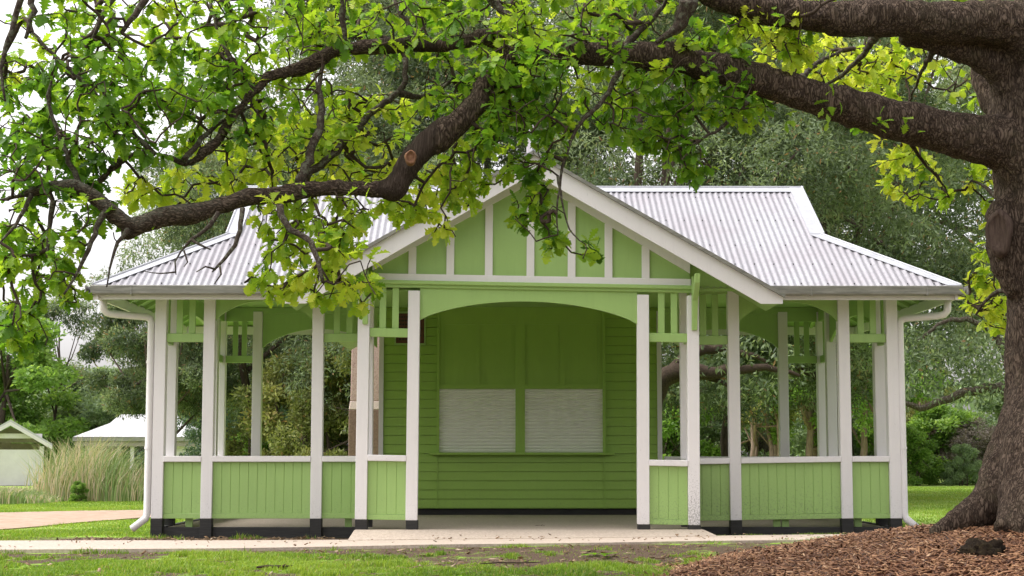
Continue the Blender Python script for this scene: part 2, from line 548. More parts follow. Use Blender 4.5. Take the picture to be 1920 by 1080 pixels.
# short green stumps that carry the panels
for x, y in [(xs['A'] + .35, D + .1), (-1.75, D + .1), (3.25, D + .1), (3.35, D + .1), (4.2, D + .1), (-3.4, YR - .1), (3.6, YR - .1)]:
    m = MB(); m.box(x - .04, x + .04, y - .03, y + .03, .0, ZB + .03)
    part(m, 'stump', M['green'])

# floor slab and ceiling
m = MB(); m.box(xs['A'] + .1, xs['J'] - .1, D + .07, YR + .1, -.2, -.002)
part(m, 'floor_slab', M['concrete'])
m = MB(); m.box(xs['A'] - .06, xs['J'] + .06, D - .04, YR + .06, ZP + .003, ZP + .03)
part(m, 'ceiling', M['green'])
m = MB(); m.box(xs['D'], xs['G'], YP + .06, D - .045, ZP - .17, ZP - .15)
part(m, 'portico_ceiling', M['green'])

# ---- main roof: hips below, small gablets above
XL, XR = P(172, 540, YE).x, P(1803, 540, YE).x
ZE = P(990, 537, YE).z
YE2 = YR + (D - YE)
YM = (YE + YE2) / 2
ZRG = ZE + (YM - YE) * TAN
GX = 1.33                                       # gablet inset from the eave ends
GL, GR = XL + GX, XR - GX
CA = .0095; CP = .0762


def corr(u): return CA * math.sin(2 * PI * u / CP)


def slope_sheet(cols, lo, hi, Pt, name, parent=None, rows=10, laps=True):
    """corrugated sheet: for each column position the run goes from lo(c) to hi(c)"""
    V, F = [], []
    ok = [c for c in cols if hi(c) - lo(c) > .01]
    for c in ok:
        a, b = lo(c), hi(c)
        for r in range(rows + 1):
            V.append(Pt(c, a + (b - a) * r / rows))
    w = rows + 1
    for i in range(len(ok) - 1):
        for r in range(rows):
            F.append((i * w + r, (i + 1) * w + r, (i + 1) * w + r + 1, i * w + r + 1))
    o = mesh_np(name, np.array(V), np.array(F), M['iron'], parent or pav, smooth=True)
    if parent is None: o.location = -PO
    return o


st = CP / 6
NX = [XL + i * st for i in range(int((XR - XL) / st) + 1)]
def top_f(x):
    if x < GL: return YE + (x - XL)
    if x > GR: return YE + (XR - x)
    return YM
cs, sn = math.cos(math.radians(30)), .5
def pt_front(x, y):
    h = corr(x)
    return (x, y - h * sn, ZE + (y - YE) * TAN + h * cs + .0006 * math.sin(x * 40))
roof = slope_sheet(NX, lambda x: YE - .03, lambda x: max(YE, top_f(x)), pt_front, 'main_roof')
o = slope_sheet(NX, lambda x: YE - .03, lambda x: max(YE, top_f(x)), lambda x, y: (x, 2 * YM - y + corr(x) * sn, ZE + (y - YE) * TAN + corr(x) * cs), 'rear_slope', roof, 4)
NY = [YE + i * st for i in range(int((YE2 - YE) / st) + 1)]
HI = GX + .02
for s, x0 in ((1, XL), (-1, XR)):
    def top_s(y):
        return min(HI, y - YE, YE2 - y)
    slope_sheet(NY, lambda y: -.03, lambda y: max(0, top_s(y)), lambda y, u: (x0 + s * (u - corr(y) * sn), y, ZE + u * TAN + corr(y) * cs), 'hip_slope', roof, 4)
    # gablet wall
    gx = x0 + s * (GX + .10)
    yb0 = YE + GX; zb0 = ZE + GX * TAN
    g = MB(); g.prism([(yb0 + .1, zb0 - .05), (2 * YM - yb0 - .1, zb0 - .05), (YM, ZRG - .08)], gx, gx + s * .05, lambda u, z, n: (n, u, z))
    part(g, 'gablet_wall', M['white'], roof)
caps = []
def cap(a, b, w=.16, side=None, name='ridge_cap', lift=.014):
    """folded flashing along a-b, two wings falling to the sides"""
    a, b = Vector(a), Vector(b)
    m = MB()
    for off in side:
        off = Vector(off)
        q = [a, b, b + off, a + off]
        up = Vector((0, 0, lift)); th = Vector((0, 0, .006))
        vs = [p + up for p in q] + [p + up + th for p in q]
        m.add(vs, [(3, 2, 1, 0), (4, 5, 6, 7), (0, 1, 5, 4), (1, 2, 6, 5), (2, 3, 7, 6), (3, 0, 4, 7)])
    m.tube([a + Vector((0, 0, lift + .008)), b + Vector((0, 0, lift + .008))], .014, 8)
    return part(m, name, M['cap_iron'], roof)
sl = lambda w: (0, -w * cs, -w * sn)
sb = lambda w: (0, w * cs, -w * sn)
cap((GL - .05, YM, ZRG), (GR + .05, YM, ZRG), side=[sl(.16), sb(.16)])
for s, x0, gx in ((1, XL, GL), (-1, XR, GR)):
    for yy, q in ((1, sl), (-1, sb)):
        ya = YE if yy == 1 else YE2
        a = Vector((x0, ya, ZE)); b = Vector((gx, ya + yy * GX, ZE + GX * TAN))
        # wings lie on the two slopes, square to the hip in plan
        f = Vector((s * .15, 0, 0)); f2 = Vector((0, yy * .15, 0))
        cap(a, b, side=[f, f2], name='hip_cap')
        # barge flashing of the gablet up the slope
        t = Vector((gx, YM, ZRG))
        cap(b + Vector((-s * .03, 0, 0)), t + Vector((-s * .03, 0, 0)), side=[(s * .17, 0, 0)], name='gablet_flashing', lift=.02)
        m = MB(); m.bar(b + Vector((-s * .02, 0, -.06)), t + Vector((-s * .02, 0, -.06)), .03, .14)
        part(m, 'gablet_bargeboard', M['white'], roof)
# screws
m = MB()
for row, y in enumerate((YE + .06, YE + .55, YE + 1.05, YE + 1.75, YE + 2.45)):
    for i in range(int((XR - XL) / CP)):
        if i % (3 if row % 2 else 4) == 2 - row % 2:
            x = XL + (i + .25) * CP
            if top_f(x) - y > .12:
                p = Vector(pt_front(x, y))
                m.tube([p, p + Vector((0, -.012 * sn, .012 * cs))], .008, 6)
part(m, 'roof_screws', M['screw'], roof)['kind'] = 'stuff'
# gable roof over the portico, and its twin over the kiosk behind
XG = P(1000, 300, YB).x
ZG = P(1000, 287, YB).z
GRUN = P(1468, 566, YB).x - XG
gw0_, gw1_ = P(697, 520, YP).x, P(1291, 520, YP).x
def gable_roof(y_front, sgn, zg, xg, name):
    """two slopes from the front edge back to where they meet the main roof"""
    ye = YE if sgn > 0 else YE2
    obs = []
    for s in (-1, 1):
        n = int(((zg - ZE) / TAN + abs(ye - y_front)) / st) + 1
        cols = [y_front + sgn * i * st for i in range(n)]
        def hi(y):
            past = sgn * (y - ye)
            if past <= 0: return GRUN
            return max(0, (zg - (ZE + past * TAN)) / TAN)
        obs.append(slope_sheet(cols, lambda y: 0, hi, lambda y, u: (xg + s * u, y, zg - u * TAN + .012 + corr(y) * cs - .0105 * s * 0 - .0), name, roof, 6))
    return obs
gable_roof(YB - .02, 1, ZG, XG, 'portico_slope')
gable_roof(YE2 + 2.9, -1, ZG - .05, XC, 'kiosk_slope')
ytip = YE + (ZG - ZE) / TAN
sd = lambda s, w: (s * w * cs, 0, -w * sn)
cap((XG, YB - .03, ZG + .012), (XG, ytip, ZG + .012), side=[sd(-1, .15), sd(1, .15)])
cap((XC, YE2 + 2.92, ZG - .04), (XC, YE2 - (ZG - ZE) / TAN, ZG - .04), side=[sd(-1, .15), sd(1, .15)])
for s in (-1, 1):
    # dark rolled edge of the verge
    m = MB(); m.bar((XG, YB - .03, ZG + .0), (XG + s * (GRUN + .02), YB - .03, ZG - (GRUN + .02) * TAN), .05, .035)
    part(m, 'verge_trim', M['gutter'], roof)
    # bargeboard with a level cut at its foot
    bw = .215
    zc = P(1440, 569.5, YB).z
    u_tip = GRUN
    top = lambda u: ZG - .018 - u * TAN
    ub = (ZG - .018 - bw - zc) / TAN
    ut = min(u_tip, (ZG - .018 - zc) / TAN)
    poly = [(0, top(0)), (ut, top(ut)), (ut, zc), (ub, zc), (0, top(0) - bw)]
    m = MB(); m.prism(poly, YB, YB + .03, lambda u, z, y: (XG + s * u, y, z))
    part(m, 'bargeboard', M['white'], roof)
    # lined soffit of the overhang
    m = MB(); m.prism([(0, top(0) - .05), (GRUN - .02, top(GRUN - .02) - .05), (GRUN - .02, top(GRUN - .02) - .075), (0, top(0) - .075)], YB + .032, D - .05, lambda u, z, y: (XG + s * u, y, z))
    part(m, 'soffit', M['green'], roof)
    for q in (.06, .2, .34):
        m = MB(); m.prism([(.05, top(.05) - .078), (ub + .10, top(ub + .10) - .078), (ub + .1, top(ub + .1) - .084), (.05, top(.05) - .084)], YB + q, YB + q + .012, lambda u, z, y: (XG + s * u, y, z))
        part(m, 'soffit_bead', M['green'], roof)
    # boarded closure where the gable eave passes over the wing
    e = (gw1_ - XG) if s > 0 else (XG - gw0_)
    zlo = ZE - .055
    ue = (ZG - .018 - .076 - zlo) / TAN
    m = MB(); m.prism([(e - .05, zlo), (e - .05, top(e - .05) - .07), (ue, zlo)], YE - .02, YE, lambda u, z, y: (XG + s * u, y, z))
    part(m, 'valley_board', M['green'], roof)
# finial post on the gable peak
px = P(994, 240, YB + .9)
m = MB(); m.box(px.x - .042, px.x + .042, px.y - .042, px.y + .042, ZG - .1, P(994, 205, YB + .9).z)
m.prism([(-.05, 0), (.05, 0), (0, .12)], -.05, .05, lambda u, z, n: (px.x + u, px.y + n, P(994, 205, YB + .9).z + z))
part(m, 'finial', M['far_white'], roof)

# gable wall: green panels, white battens and rails
zb_top, zb_bot = P(990, 515.5, YP).z, P(990, 530, YP).z
gw0, gw1 = P(697, 520, YP).x, P(1291, 520, YP).x
gm = (gw0 + gw1) / 2; gh = (gw1 - gw0) / 2
zap = ZG - .12 + .06
def rake(x): return zap - abs(x - XG) * TAN
poly = [(gw0, zb_bot), (gw1, zb_bot), (gw1, rake(gw1) - .0), (XG, zap), (gw0, rake(gw0))]
m = MB(sag_p); m.prism(poly, YP - .012, YP + .03, lambda u, z, y: (u, y, z)); gable = part(m, 'gable_wall', M['green'])
m = MB(sag_p); m.box(gw0 - .01, gw1 + .01, YP - .055, YP - .012, zb_bot, zb_top)
part(m, 'gable_rail', M['white'], gable, bevel=.004)
rt0 = P(1200, 452, YP).z
for s in (-1, 1):
    e = gw1 if s > 0 else gw0
    k = abs(e - XG)
    t = .175
    poly = [(0, zap), (k, zap - k * TAN), (k, max(zb_top, zap - k * TAN - t)), (max(0, (zap - t - zb_top) / TAN if (zap - t - k * TAN) < zb_top else k), max(zb_top, zap - k * TAN - t)), (0, zap - t)]
    m = MB(sag_p); m.prism(poly, YP - .05, YP - .013, lambda u, z, y: (XG + s * u, y, z))
    part(m, 'rake_trim', M['white'], gable)
for i, px_ in enumerate((771.5, 842.5, 914.5, 992.5, 1069.5, 1138.5, 1208)):
    x = P(px_, 480, YP).x
    m = MB(sag_p); m.box(x - .044, x + .044, YP - .042, YP - .0125, zb_top, rake(x) - .16)
    part(m, 'batten', M['white'], gable, bevel=.003)
# brackets at the portico corners
for x in (xs['D'] + .02, xs['G'] + .01):
    zt = P(1300, 512, YP).z; zl = P(1300, 612, YP).z
    poly = [(YP - .07, zl), (YP - .115, zl), (YP - .13, zl + .12), (YP - .19, zt - .28), (YP - .40, zt - .1), (YP - .42, zt), (YP - .36, zt), (YP - .16, zt - .2), (YP - .16, zt), (YP - .07, zt)]
    m = MB(sag_p); m.prism(poly, x - .03, x + .03, lambda y, z, n: (n, y, z))
    part(m, 'bracket', M['green'], bevel=.004)

# ---- eaves: fascia, gutter, soffit with rafters
ZF0 = P(990, 561, YE).z
glx, grx = XG - GRUN + .02, XG + GRUN - .06
def run(name, mat, a, b, h0, h1, w0, w1, bevel=0):
    a, b = Vector((*a, 0)), Vector((*b, 0))
    d = (b - a).normalized(); nrm = Vector((d.y, -d.x, 0)); L = (b - a).length
    m = MB()
    T = lambda u, n, z: a + d * u + nrm * n + Vector((0, 0, z))
    m.box(0, L, w0, w1, h0, h1, T)
    return m, T, L
segs = [((XL, YE), (glx, YE)), ((grx, YE), (XR, YE)), ((XR, YE), (XR, YE2)), ((XR, YE2), (XL, YE2)), ((XL, YE2), (XL, YE))]
for a, b in segs:
    sx = .06 if abs(a[1] - b[1]) < .01 else 0
    m, T, L = run('f', 0, a, b, ZF0, ZE - .03, -.075, -.05)
    part(m, 'fascia', M['white'], roof)
    m = MB()
    prof = [(-.048, ZE - .085), (-.03, ZE - .10), (.05, ZE - .10), (.062, ZE - .085), (.066, ZE + .0), (.060, ZE + .006), (.052, ZE + .0), (.05, ZE - .08), (-.04, ZE - .08), (-.045, ZE)]
    m.prism(prof, -.05 if sx == 0 else 0, L + (.05 if sx == 0 else 0), lambda n, z, u: T(u, n, z))
    for q in np.arange(.45, L, 1.32):
        m.box(q, q + .02, -.03, .070, ZE - .104, ZE + .003, T)
    part(m, 'gutter', M['gutter'], roof)
sof = D - YE
for (x0, y0, x1, y1, ix0, iy0, ix1, iy1) in ((XL, YE, XR, YE, XL + sof, D, XR - sof, D), (XR, YE, XR, YE2, XR - sof, D, XR - sof, YR), (XR, YE2, XL, YE2, XR - sof, YR, XL + sof, YR), (XL, YE2, XL, YE, XL + sof, YR, XL + sof, D)):
    m = MB(); zi = ZE - .05 + sof * TAN
    q = [Vector((x0, y0, ZE - .05)), Vector((x1, y1, ZE - .05)), Vector((ix1, iy1, zi)), Vector((ix0, iy0, zi))]
    up = Vector((0, 0, .015))
    m.add(q + [p + up for p in q], [(3, 2, 1, 0), (4, 5, 6, 7), (0, 1, 5, 4), (1, 2, 6, 5), (2, 3, 7, 6), (3, 0, 4, 7)])
    part(m, 'eave_lining', M['green'], roof)
    a, b = Vector((x0, y0)), Vector((x1, y1)); L = (b - a).length; d = (b - a) / L; nin = Vector((-d.y, d.x))
    for i in range(int(L / .46)):
        u = .25 + i * .46
        if u > L - .1: break
        ru = min(sof - .07, u - .05, L - u - .05)
        if ru < .1: continue
        p = a + d * u
        m = MB(); m.bar((*(p + nin * .08), ZE - .075 + .08 * TAN), (*(p + nin * ru), ZE - .075 + ru * TAN), .04, .05)
        part(m, 'rafter_tail', M['green'], roof)

# ---- downpipes
def downpipe(side):
    m = MB()
    if side < 0:
        xo, xi, foot = P(197, 590, YE + .35).x, xs['A'] - .115, -.16
    else:
        xo, xi, foot = P(1773, 590, YE + .35).x, xs['J'] + .10, .14
    y = D - .03
    zt, ze = ZF0 + .03, P(230, 590 if side < 0 else 592, D - .2).z
    r = .043
    m.tube([(xo, YE + .25, zt), (xo, YE + .27, ze + .05), (xo - side * .03, YE + .30, ze + .012), (xo - side * .08, YE + .34, ze), (xi + side * .06, y - .02, ze - .012), (xi + side * .02, y, ze - .03), (xi, y, ze - .07),
            (xi, y, .16), (xi + foot * .1, y - .01, .10), (xi + foot * .95, y - .09, -.015)], r, 14)
    o = part(m, 'downpipe', M['white'], smooth=True)
    for z in (.9, 1.9):
        c = MB(); c.tube([(xi, y, z), (xi, y, z + .03)], r + .006, 14)
        part(c, 'pipe_clip', M['white'], o)
downpipe(-1); downpipe(1)

# ---- kiosk behind the verandah
KL, KR = xs['kL'] + .03, xs['kR'] - .03
KB = P(990, 953.5, YR).z
YK = YR - .02
wp = .128
def boards(x0, x1, z0, z1, y, name='weatherboard_wall', parent=None, mat='dark_green', n0=None):
    m = MB()
    k = math.ceil((z1 - z0) / wp)
    for i in range(k):
        a = z0 + i * wp; b = min(z1, a + wp)
        m.prism([(y, a + .011), (y - .024, a + .011), (y - .024, a + .016), (y - .014, b), (y, b)], x0, x1, lambda u, v, n: (n, u, v))
    m.box(x0, x1, y + .001, y + .03, z0, z1)
    return part(m, name, M[mat], parent)
kw = boards(KL, KR, KB, ZP, YK)
m = MB()
for x in (KL, KR):
    m.box(x - .02, x + .02, YK + .002, YK + 2.7, KB, ZP)
m.box(KL, KR, YK + 2.7, YK + 2.74, KB, ZP)
part(m, 'side_wall', M['dark_green'], kw)
m = MB(); m.prism([(KL, ZP), (KR, ZP), (KR, ZP + .15), (XC, ZG - .2), (KL, ZP + .15)], YK + 2.7, YK + 2.75, lambda u, z, y: (u, y, z)); part(m, 'rear_gable_wall', M['dark_green'], kw)
m = MB(); m.box(KL + .05, KR - .05, YK + .05, YK + 2.6, -.15, KB - .0); part(m, 'plinth', M['black'], kw)
for x in (xs['kL'], xs['kR']):
    m = MB(); m.box(x - .032, x + .032, YK - .05, YK + .03, KB, ZP - .05)
    part(m, 'corner_board', M['white'], kw)
kx = lambda px: P(px, 760, YK).x
kz = lambda py: P(975, py, YK).z
wf = MB()
yf = YK - .024
def fb(x0, x1, y0, y1, d0=.03, d1=0.0):
    wf.box(kx(x0), kx(x1), yf - d0, yf - d1, kz(y1), kz(y0))
fb(819, 824, 560, 848.5, .055); fb(1129.5, 1135, 560, 848.5, .055)
fb(824, 1129.5, 578, 605, .028)
fb(824, 1129.5, 575.5, 578, .045)
fb(824, 1129.5, 560, 575.5, .02)
fb(824, 1129.5, 720.5, 729.5, .034); fb(966.5, 984, 605, 848.5, .036)
fb(824, 832, 605, 720.5, .022); fb(890, 900, 605, 720.5, .022); fb(1050, 1060, 605, 720.5, .022); fb(1121, 1129.5, 605, 720.5, .022)
fb(832, 1121, 605, 609, .0215)
window = part(wf, 'servery_window_frame', M['dark_green'], kw)
for a, b in ((824, 890), (900, 966.5), (984, 1050), (1060, 1129.5)):
    m = MB(); m.box(kx(a), kx(b), yf - .008, yf - .001, kz(720.5), kz(605)); part(m, 'fixed_panel', M['dark_green'], kw)
for a, b in ((824, 966.5), (984, 1129.5)):
    m = MB(); z0, z1 = kz(848.5), kz(729.5); n = 19; h = (z1 - z0) / n
    for i in range(n):
        q = z0 + i * h
        m.prism([(yf - .001, q), (yf - .004, q), (yf - .013, q + h * .22), (yf - .017, q + h * .5), (yf - .013, q + h * .8), (yf - .004, q + h * .995), (yf - .001, q + h * .995)], kx(a), kx(b), lambda u, v, x: (x, u, v))
    part(m, 'roller_shutter', M['shutter'], kw)
m = MB(); m.box(kx(806), kx(1150), yf - .16, yf, kz(853), kz(848.5)); part(m, 'counter_sill', M['dark_green'], kw, bevel=.004)
for px_ in (819.5, 1132.5):
    m = MB(); m.box(kx(px_ - 1.6), kx(px_ + 1.6), yf - .012, yf, KB, kz(853)); part(m, 'cover_strip', M['dark_green'], kw)

# brown notice board screwed to the kiosk wall
a, b = P(742.5, 644, YK), P(796, 588, YK)
nb = tag(empty('notice_board', ((a.x + b.x) / 2, YK - .024, a.z)), 'small brown notice board of carved text lines on the kiosk wall behind a white post', 'notice board')
hw, hh = (b.x - a.x) / 2, b.z - a.z
m = MB(); m.box(-hw, hw, -.02, -.001, 0, hh); m.build('board', M['plaque'], nb, bevel=.003)
m = MB()
for x0, x1, z0, z1 in ((-hw - .02, hw + .02, -.025, 0), (-hw - .02, hw + .02, hh, hh + .025), (-hw - .02, -hw, 0, hh), (hw, hw + .02, 0, hh)):
    m.box(x0, x1, -.03, -.001, z0, z1)
m.build('board_frame', M['green'], nb)
m = MB()
rr = random.Random(3)
for i in range(7):
    z = hh * (.88 - i * .125); x = -hw * .78
    while x < hw * .72:
        w = rr.uniform(.012, .04)
        m.box(x, min(x + w, hw * .8), -.0225, -.0202, z - .012, z + .012); x += w + .012
m.build('lettering', M['letter'], nb)
# ------------------------------------------------------------------ ground
OAK = (4.45, 13.0)
OR_ = 3.12


def ground_z(x, y):
    x = np.asarray(x, float); y = np.asarray(y, float)
    z = -.125 + 0 * x
    z = z + smoothstep(26, 43, y) * .065 * smoothstep(-2, 6, x)
    z = z - smoothstep(38, 75, y) * .24 * smoothstep(4, -6, x)
    z = z + .018 * np.sin(x * 1.7 + y * .6) * np.sin(y * 1.1 - x * .4) * smoothstep(16.3, 15.2, y) 
    z = z + .5 * smoothstep(100, 220, y)
    z = z + .10 * smoothstep(-4.8, 3.4, x) * smoothstep(14.4, 16, y) * smoothstep(19.6, 16.3, y)
    return z


def vnoise(x, y, s, seed=0):
    """smooth value noise, 0..1"""
    x = np.asarray(x) * s + seed * 17.3; y = np.asarray(y) * s - seed * 9.1
    xi, yi = np.floor(x), np.floor(y)
    fx, fy = x - xi, y - yi
    h = lambda a, b: np.modf(np.abs(np.sin(a * 127.1 + b * 311.7 + seed) * 43758.5453))[0]
    fx = fx * fx * (3 - 2 * fx); fy = fy * fy * (3 - 2 * fy)
    return (h(xi, yi) * (1 - fx) + h(xi + 1, yi) * fx) * (1 - fy) + (h(xi, yi + 1) * (1 - fx) + h(xi + 1, yi + 1) * fx) * fy


def ell(x, y, cx, cy, rx, ry):
    return np.exp(-(((x - cx) / rx) ** 2 + ((y - cy) / ry) ** 2))


def soil(x, y):
    s = .75 * ell(x, y, 1.0, 15.2, 2.1, .75) + .35 * ell(x, y, .0, 14.6, 1.6, .5)
    s = s + .75 * np.exp(-((y - 15.95) / .33) ** 2) * smoothstep(3.0, 1.5, x)
    s = s + .5 * ell(x, y, -4.5, 15.85, 1.6, .3)
    s = s + .9 * np.exp(-((y - 19.0) / .55) ** 2) * smoothstep(-5.6, -4.6, x) * smoothstep(5.6, 5.0, x)
    s = s + .5 * np.exp(-((y - 18.5) / .3) ** 2) * smoothstep(-5.2, -4.2, x) * smoothstep(5.0, 4.4, x)
    s = s + .5 * smoothstep(12.9, 12.2, y) 
    r = np.hypot(x - OAK[0], y - OAK[1])
    s = s + 1.2 * smoothstep(OR_ + .15, OR_ - .25, r)
    return np.clip(s, 0, 1)


def axis(parts):
    a = []
    for lo, hi, n in parts: a += list(np.linspace(lo, hi, n, endpoint=False))
    return np.array(a + [parts[-1][1]])


gx = axis([(-600, -60, 14), (-60, -10, 20), (-10, 10, 100), (10, 60, 20), (60, 600, 14)])
gy = axis([(-60, 8, 10), (8, 22, 90), (22, 60, 60), (60, 140, 20), (140, 1500, 14)])
X, Y = np.meshgrid(gx, gy)
V = np.stack((X, Y, ground_z(X, Y)), -1).reshape(-1, 3)
nx, ny = len(gx), len(gy)
ii, jj = np.meshgrid(np.arange(nx - 1), np.arange(ny - 1))
q = (jj * nx + ii).ravel()
F = np.stack((q, q + 1, q + nx + 1, q + nx), 1)
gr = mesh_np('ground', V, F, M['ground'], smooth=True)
a = gr.data.attributes.new('soil', 'FLOAT', 'POINT')
GV = V
tag(gr, 'mown green lawn with bare brown soil patches around the pavilion', kind='structure')


def sheet(name, poly, z, th, mat, label):
    """poly: list of (x, y); z: number or list"""
    m = MB()
    zz = z if isinstance(z, list) else [z] * len(poly)
    n = len(poly)
    vs = [(p[0], p[1], h) for p, h in zip(poly, zz)] + [(p[0], p[1], h - th) for p, h in zip(poly, zz)]
    fs = [tuple(range(n)), tuple(range(2 * n - 1, n - 1, -1))] + [(i, n + i, n + (i + 1) % n, (i + 1) % n) for i in range(n)]
    m.add(vs, fs)
    return tag(m.build(name, mat, None), label, kind='structure')


# path across the front: a slightly ragged front edge
py0, py1 = P(300, 1031, 16).y, 18.1
PZ = -.098
yf = lambda py: 16.0
def on_z(px, py, z):
    d = CM @ Vector(((px - 960) / FPX, (540 - py) / FPX, -1)); k = (z - ZC) / d.z
    return (d.x * k, d.y * k)
front = [(-30, on_z(0, 1030, PZ)[1])] + [on_z(px, py, PZ) for px, py in ((0, 1030.5), (200, 1029.5), (420, 1028), (640, 1024.5), (800, 1021), (1000, 1019), (1150, 1017), (1320, 1014), (1480, 1013), (1560, 1010.5))] + [(16, on_z(1560, 1009, PZ)[1] + .1)]
back = [(16, on_z(1560, 1001, PZ)[1])] + [on_z(px, py, PZ) for px, py in ((1560, 1001), (1340, 1004), (1320, 1004), (655, 1012), (400, 1013), (0, 1014))] + [(-30, on_z(0, 1014, PZ)[1])]
def strip(name, fr, bk, th, mat, label):
    m = MB()
    n = len(fr)
    vs = list(fr) + list(bk) + [(p[0], p[1], p[2] - th) for p in list(fr) + list(bk)]
    fs = [(i, i + 1, n + i + 1, n + i) for i in range(n - 1)] + [(i, 2 * n + i, 2 * n + i + 1, i + 1) for i in range(n - 1)] + [(n + i, n + i + 1, 3 * n + i + 1, 3 * n + i) for i in range(n - 1)]
    m.add(vs, fs)
    return tag(m.build(name, mat, None), label, kind='structure')
fpx = ((0, 1030.5), (200, 1029.5), (420, 1028), (640, 1024.5), (800, 1021), (1000, 1019), (1150, 1017), (1320, 1014), (1480, 1012.5), (1560, 1010.5))
bpx = ((0, 1013.5), (200, 1013), (420, 1013), (640, 1012), (800, 1010.5), (1000, 1008.5), (1150, 1007), (1320, 1004.5), (1480, 1002.5), (1560, 1001.5))
rag = lambda px: 16.3 + .03 * math.sin(px * .031) + .02 * math.sin(px * .11)
fr = [P(px, py, rag(px)) for px, py in fpx]; bk = [P(px, py, 18.0) for px, py in bpx]
fr = [Vector((-30, 16.3, fr[0].z))] + fr + [Vector((16, 16.3, fr[-1].z))]; bk = [Vector((-30, 18, bk[0].z))] + bk + [Vector((16, 18, bk[-1].z))]
strip('concrete_path', fr, bk, .1, M['concrete'], 'pale exposed aggregate footpath across the front of the pavilion')
def path_z(x, y):
    zf = np.interp(x, [p.x for p in fr], [p.z for p in fr]); zb = np.interp(x, [p.x for p in bk], [p.z for p in bk])
    return zf + (zb - zf) * np.clip((y - 16.3) / 1.7, 0, 1)
s0 = P(652, 1013.3, 17.8); s1 = P(1345, 1005.2, 17.8)
b0 = (P(664, 992, 18.45).x, 18.45); b1 = (P(1322, 992, 18.45).x, 18.45)
strip('entrance_slab', [Vector((s0.x + (s1.x - s0.x) * t, 17.8, float(path_z(s0.x + (s1.x - s0.x) * t, 17.8)) + .004)) for t in np.linspace(0, 1, 13)], [Vector((b0[0] + (b1[0] - b0[0]) * t, 18.45, .0035)) for t in np.linspace(0, 1, 13)], .12, M['concrete'], 'concrete apron sloping up into the pavilion entrance')
m = MB(); m.box(b0[0], b1[0], 18.45, D + .0695, -.2, .003)
part(m, 'floor_slab', M['concrete'])
pp = [on_z(px, py, -.117) for px, py in ((-150, 1000), (0, 993.5), (70, 988), (150, 980), (270, 971), (420, 965), (420, 955), (270, 957), (150, 958.5), (0, 962), (-150, 965))]
pq = []
for i, a in enumerate(pp):
    b = pp[(i + 1) % len(pp)]
    for k in range(9):
        t = k / 9; jx = math.sin(i * 5 + k * 1.9) * .07 + math.sin(i * 3 + k * 4.1) * .04
        pq.append((a[0] + (b[0] - a[0]) * t, a[1] + (b[1] - a[1]) * t + jx))
sheet('sandy_path', pq, -.108, .03, M['sand'], 'sandy gravel path on the lawn left of the pavilion')

# ------------------------------------------------------------------ mulch mound under the oak
def mulch_z(x, y):
    an = np.arctan2(y - OAK[1], x - OAK[0])
    rr = OR_ * (1 + .05 * np.sin(3 * an + 1) + .03 * np.sin(7 * an))
    r = np.hypot(x - OAK[0], y - OAK[1]) / rr
    h = -.15 + .455 * (1 - np.minimum(r, 1.1) ** 1.7)
    return h + .02 * (vnoise(x, y, 2.2, 3) - .5) + .015 * (vnoise(x, y, 7, 4) - .5)


n = 110
t = np.linspace(-OR_ * 1.12, OR_ * 1.12, n)
X, Y = np.meshgrid(OAK[0] + t, OAK[1] + t)
V = np.stack((X, Y, mulch_z(X, Y)), -1).reshape(-1, 3)
ii, jj = np.meshgrid(np.arange(n - 1), np.arange(n - 1)); q = (jj * n + ii).ravel()
F = np.stack((q, q + 1, q + n + 1, q + n), 1)
cen = V[F].mean(1)
F = F[np.hypot(cen[:, 0] - OAK[0], cen[:, 1] - OAK[1]) < OR_ * 1.09]
tag(mesh_np('mulch_mound', V, F, M['mulch'], smooth=True), 'low mound of red brown bark mulch around the oak', kind='structure')


def chips(name, n, rx, mat, seed, zf, L=(.015, .10), W=(.005, .02)):
    rng = np.random.default_rng(seed)
    x, y = rx(rng, n)
    n = len(x)
    z = zf(x, y) + rng.uniform(0, .018, n)
    an = rng.uniform(0, 2 * PI, n); tl = rng.normal(0, .28, n)
    d = np.stack((np.cos(an) * np.cos(tl), np.sin(an) * np.cos(tl), np.sin(tl)), 1)
    up = np.stack((rng.normal(0, .35, n), rng.normal(0, .35, n), np.ones(n)), 1)
    s = np.cross(d, up); s /= np.linalg.norm(s, axis=1)[:, None]
    nn = np.cross(s, d)
    l = rng.uniform(*L, n) ** 1.0; w = rng.uniform(*W, n)
    c = np.stack((x, y, z), 1)
    th = .004
    p = [c + d * (l / 2)[:, None] * a + s * (w / 2)[:, None] * b + nn * th * e for e in (0, 1) for a, b in ((-1, -.7), (1, -1), (.9, 1), (-1.1, .8))]
    V = np.stack(p, 1).reshape(-1, 3)
    k = np.arange(n)[:, None] * 8
    F = np.concatenate([k + np.array(f) for f in ((4, 5, 6, 7), (0, 1, 5, 4), (1, 2, 6, 5), (2, 3, 7, 6), (3, 0, 4, 7))])
    tint = np.tile(np.clip(rng.beta(1.5, 2.4, n), 0, 1), 5)
    return mesh_np(name, V, F, mat, None, tint)


def mulch_xy(rng, n):
    x = rng.uniform(OAK[0] - OR_ * 1.15, OAK[0] + 1.4, n); y = rng.uniform(OAK[1] - OR_, OAK[1] + OR_ * 1.1, n)
    r = np.hypot(x - OAK[0], y - OAK[1]) / OR_
    k = (r < 1.02 + rng.normal(0, .035, n)) & (r > .1)
    return x[k], y[k]


tag(chips('mulch_chips', 52000, mulch_xy, M['mulch_chip'], 5, lambda x, y: np.maximum(mulch_z(x, y), ground_z(x, y))), 'red brown bark mulch chips under the oak', kind='stuff')


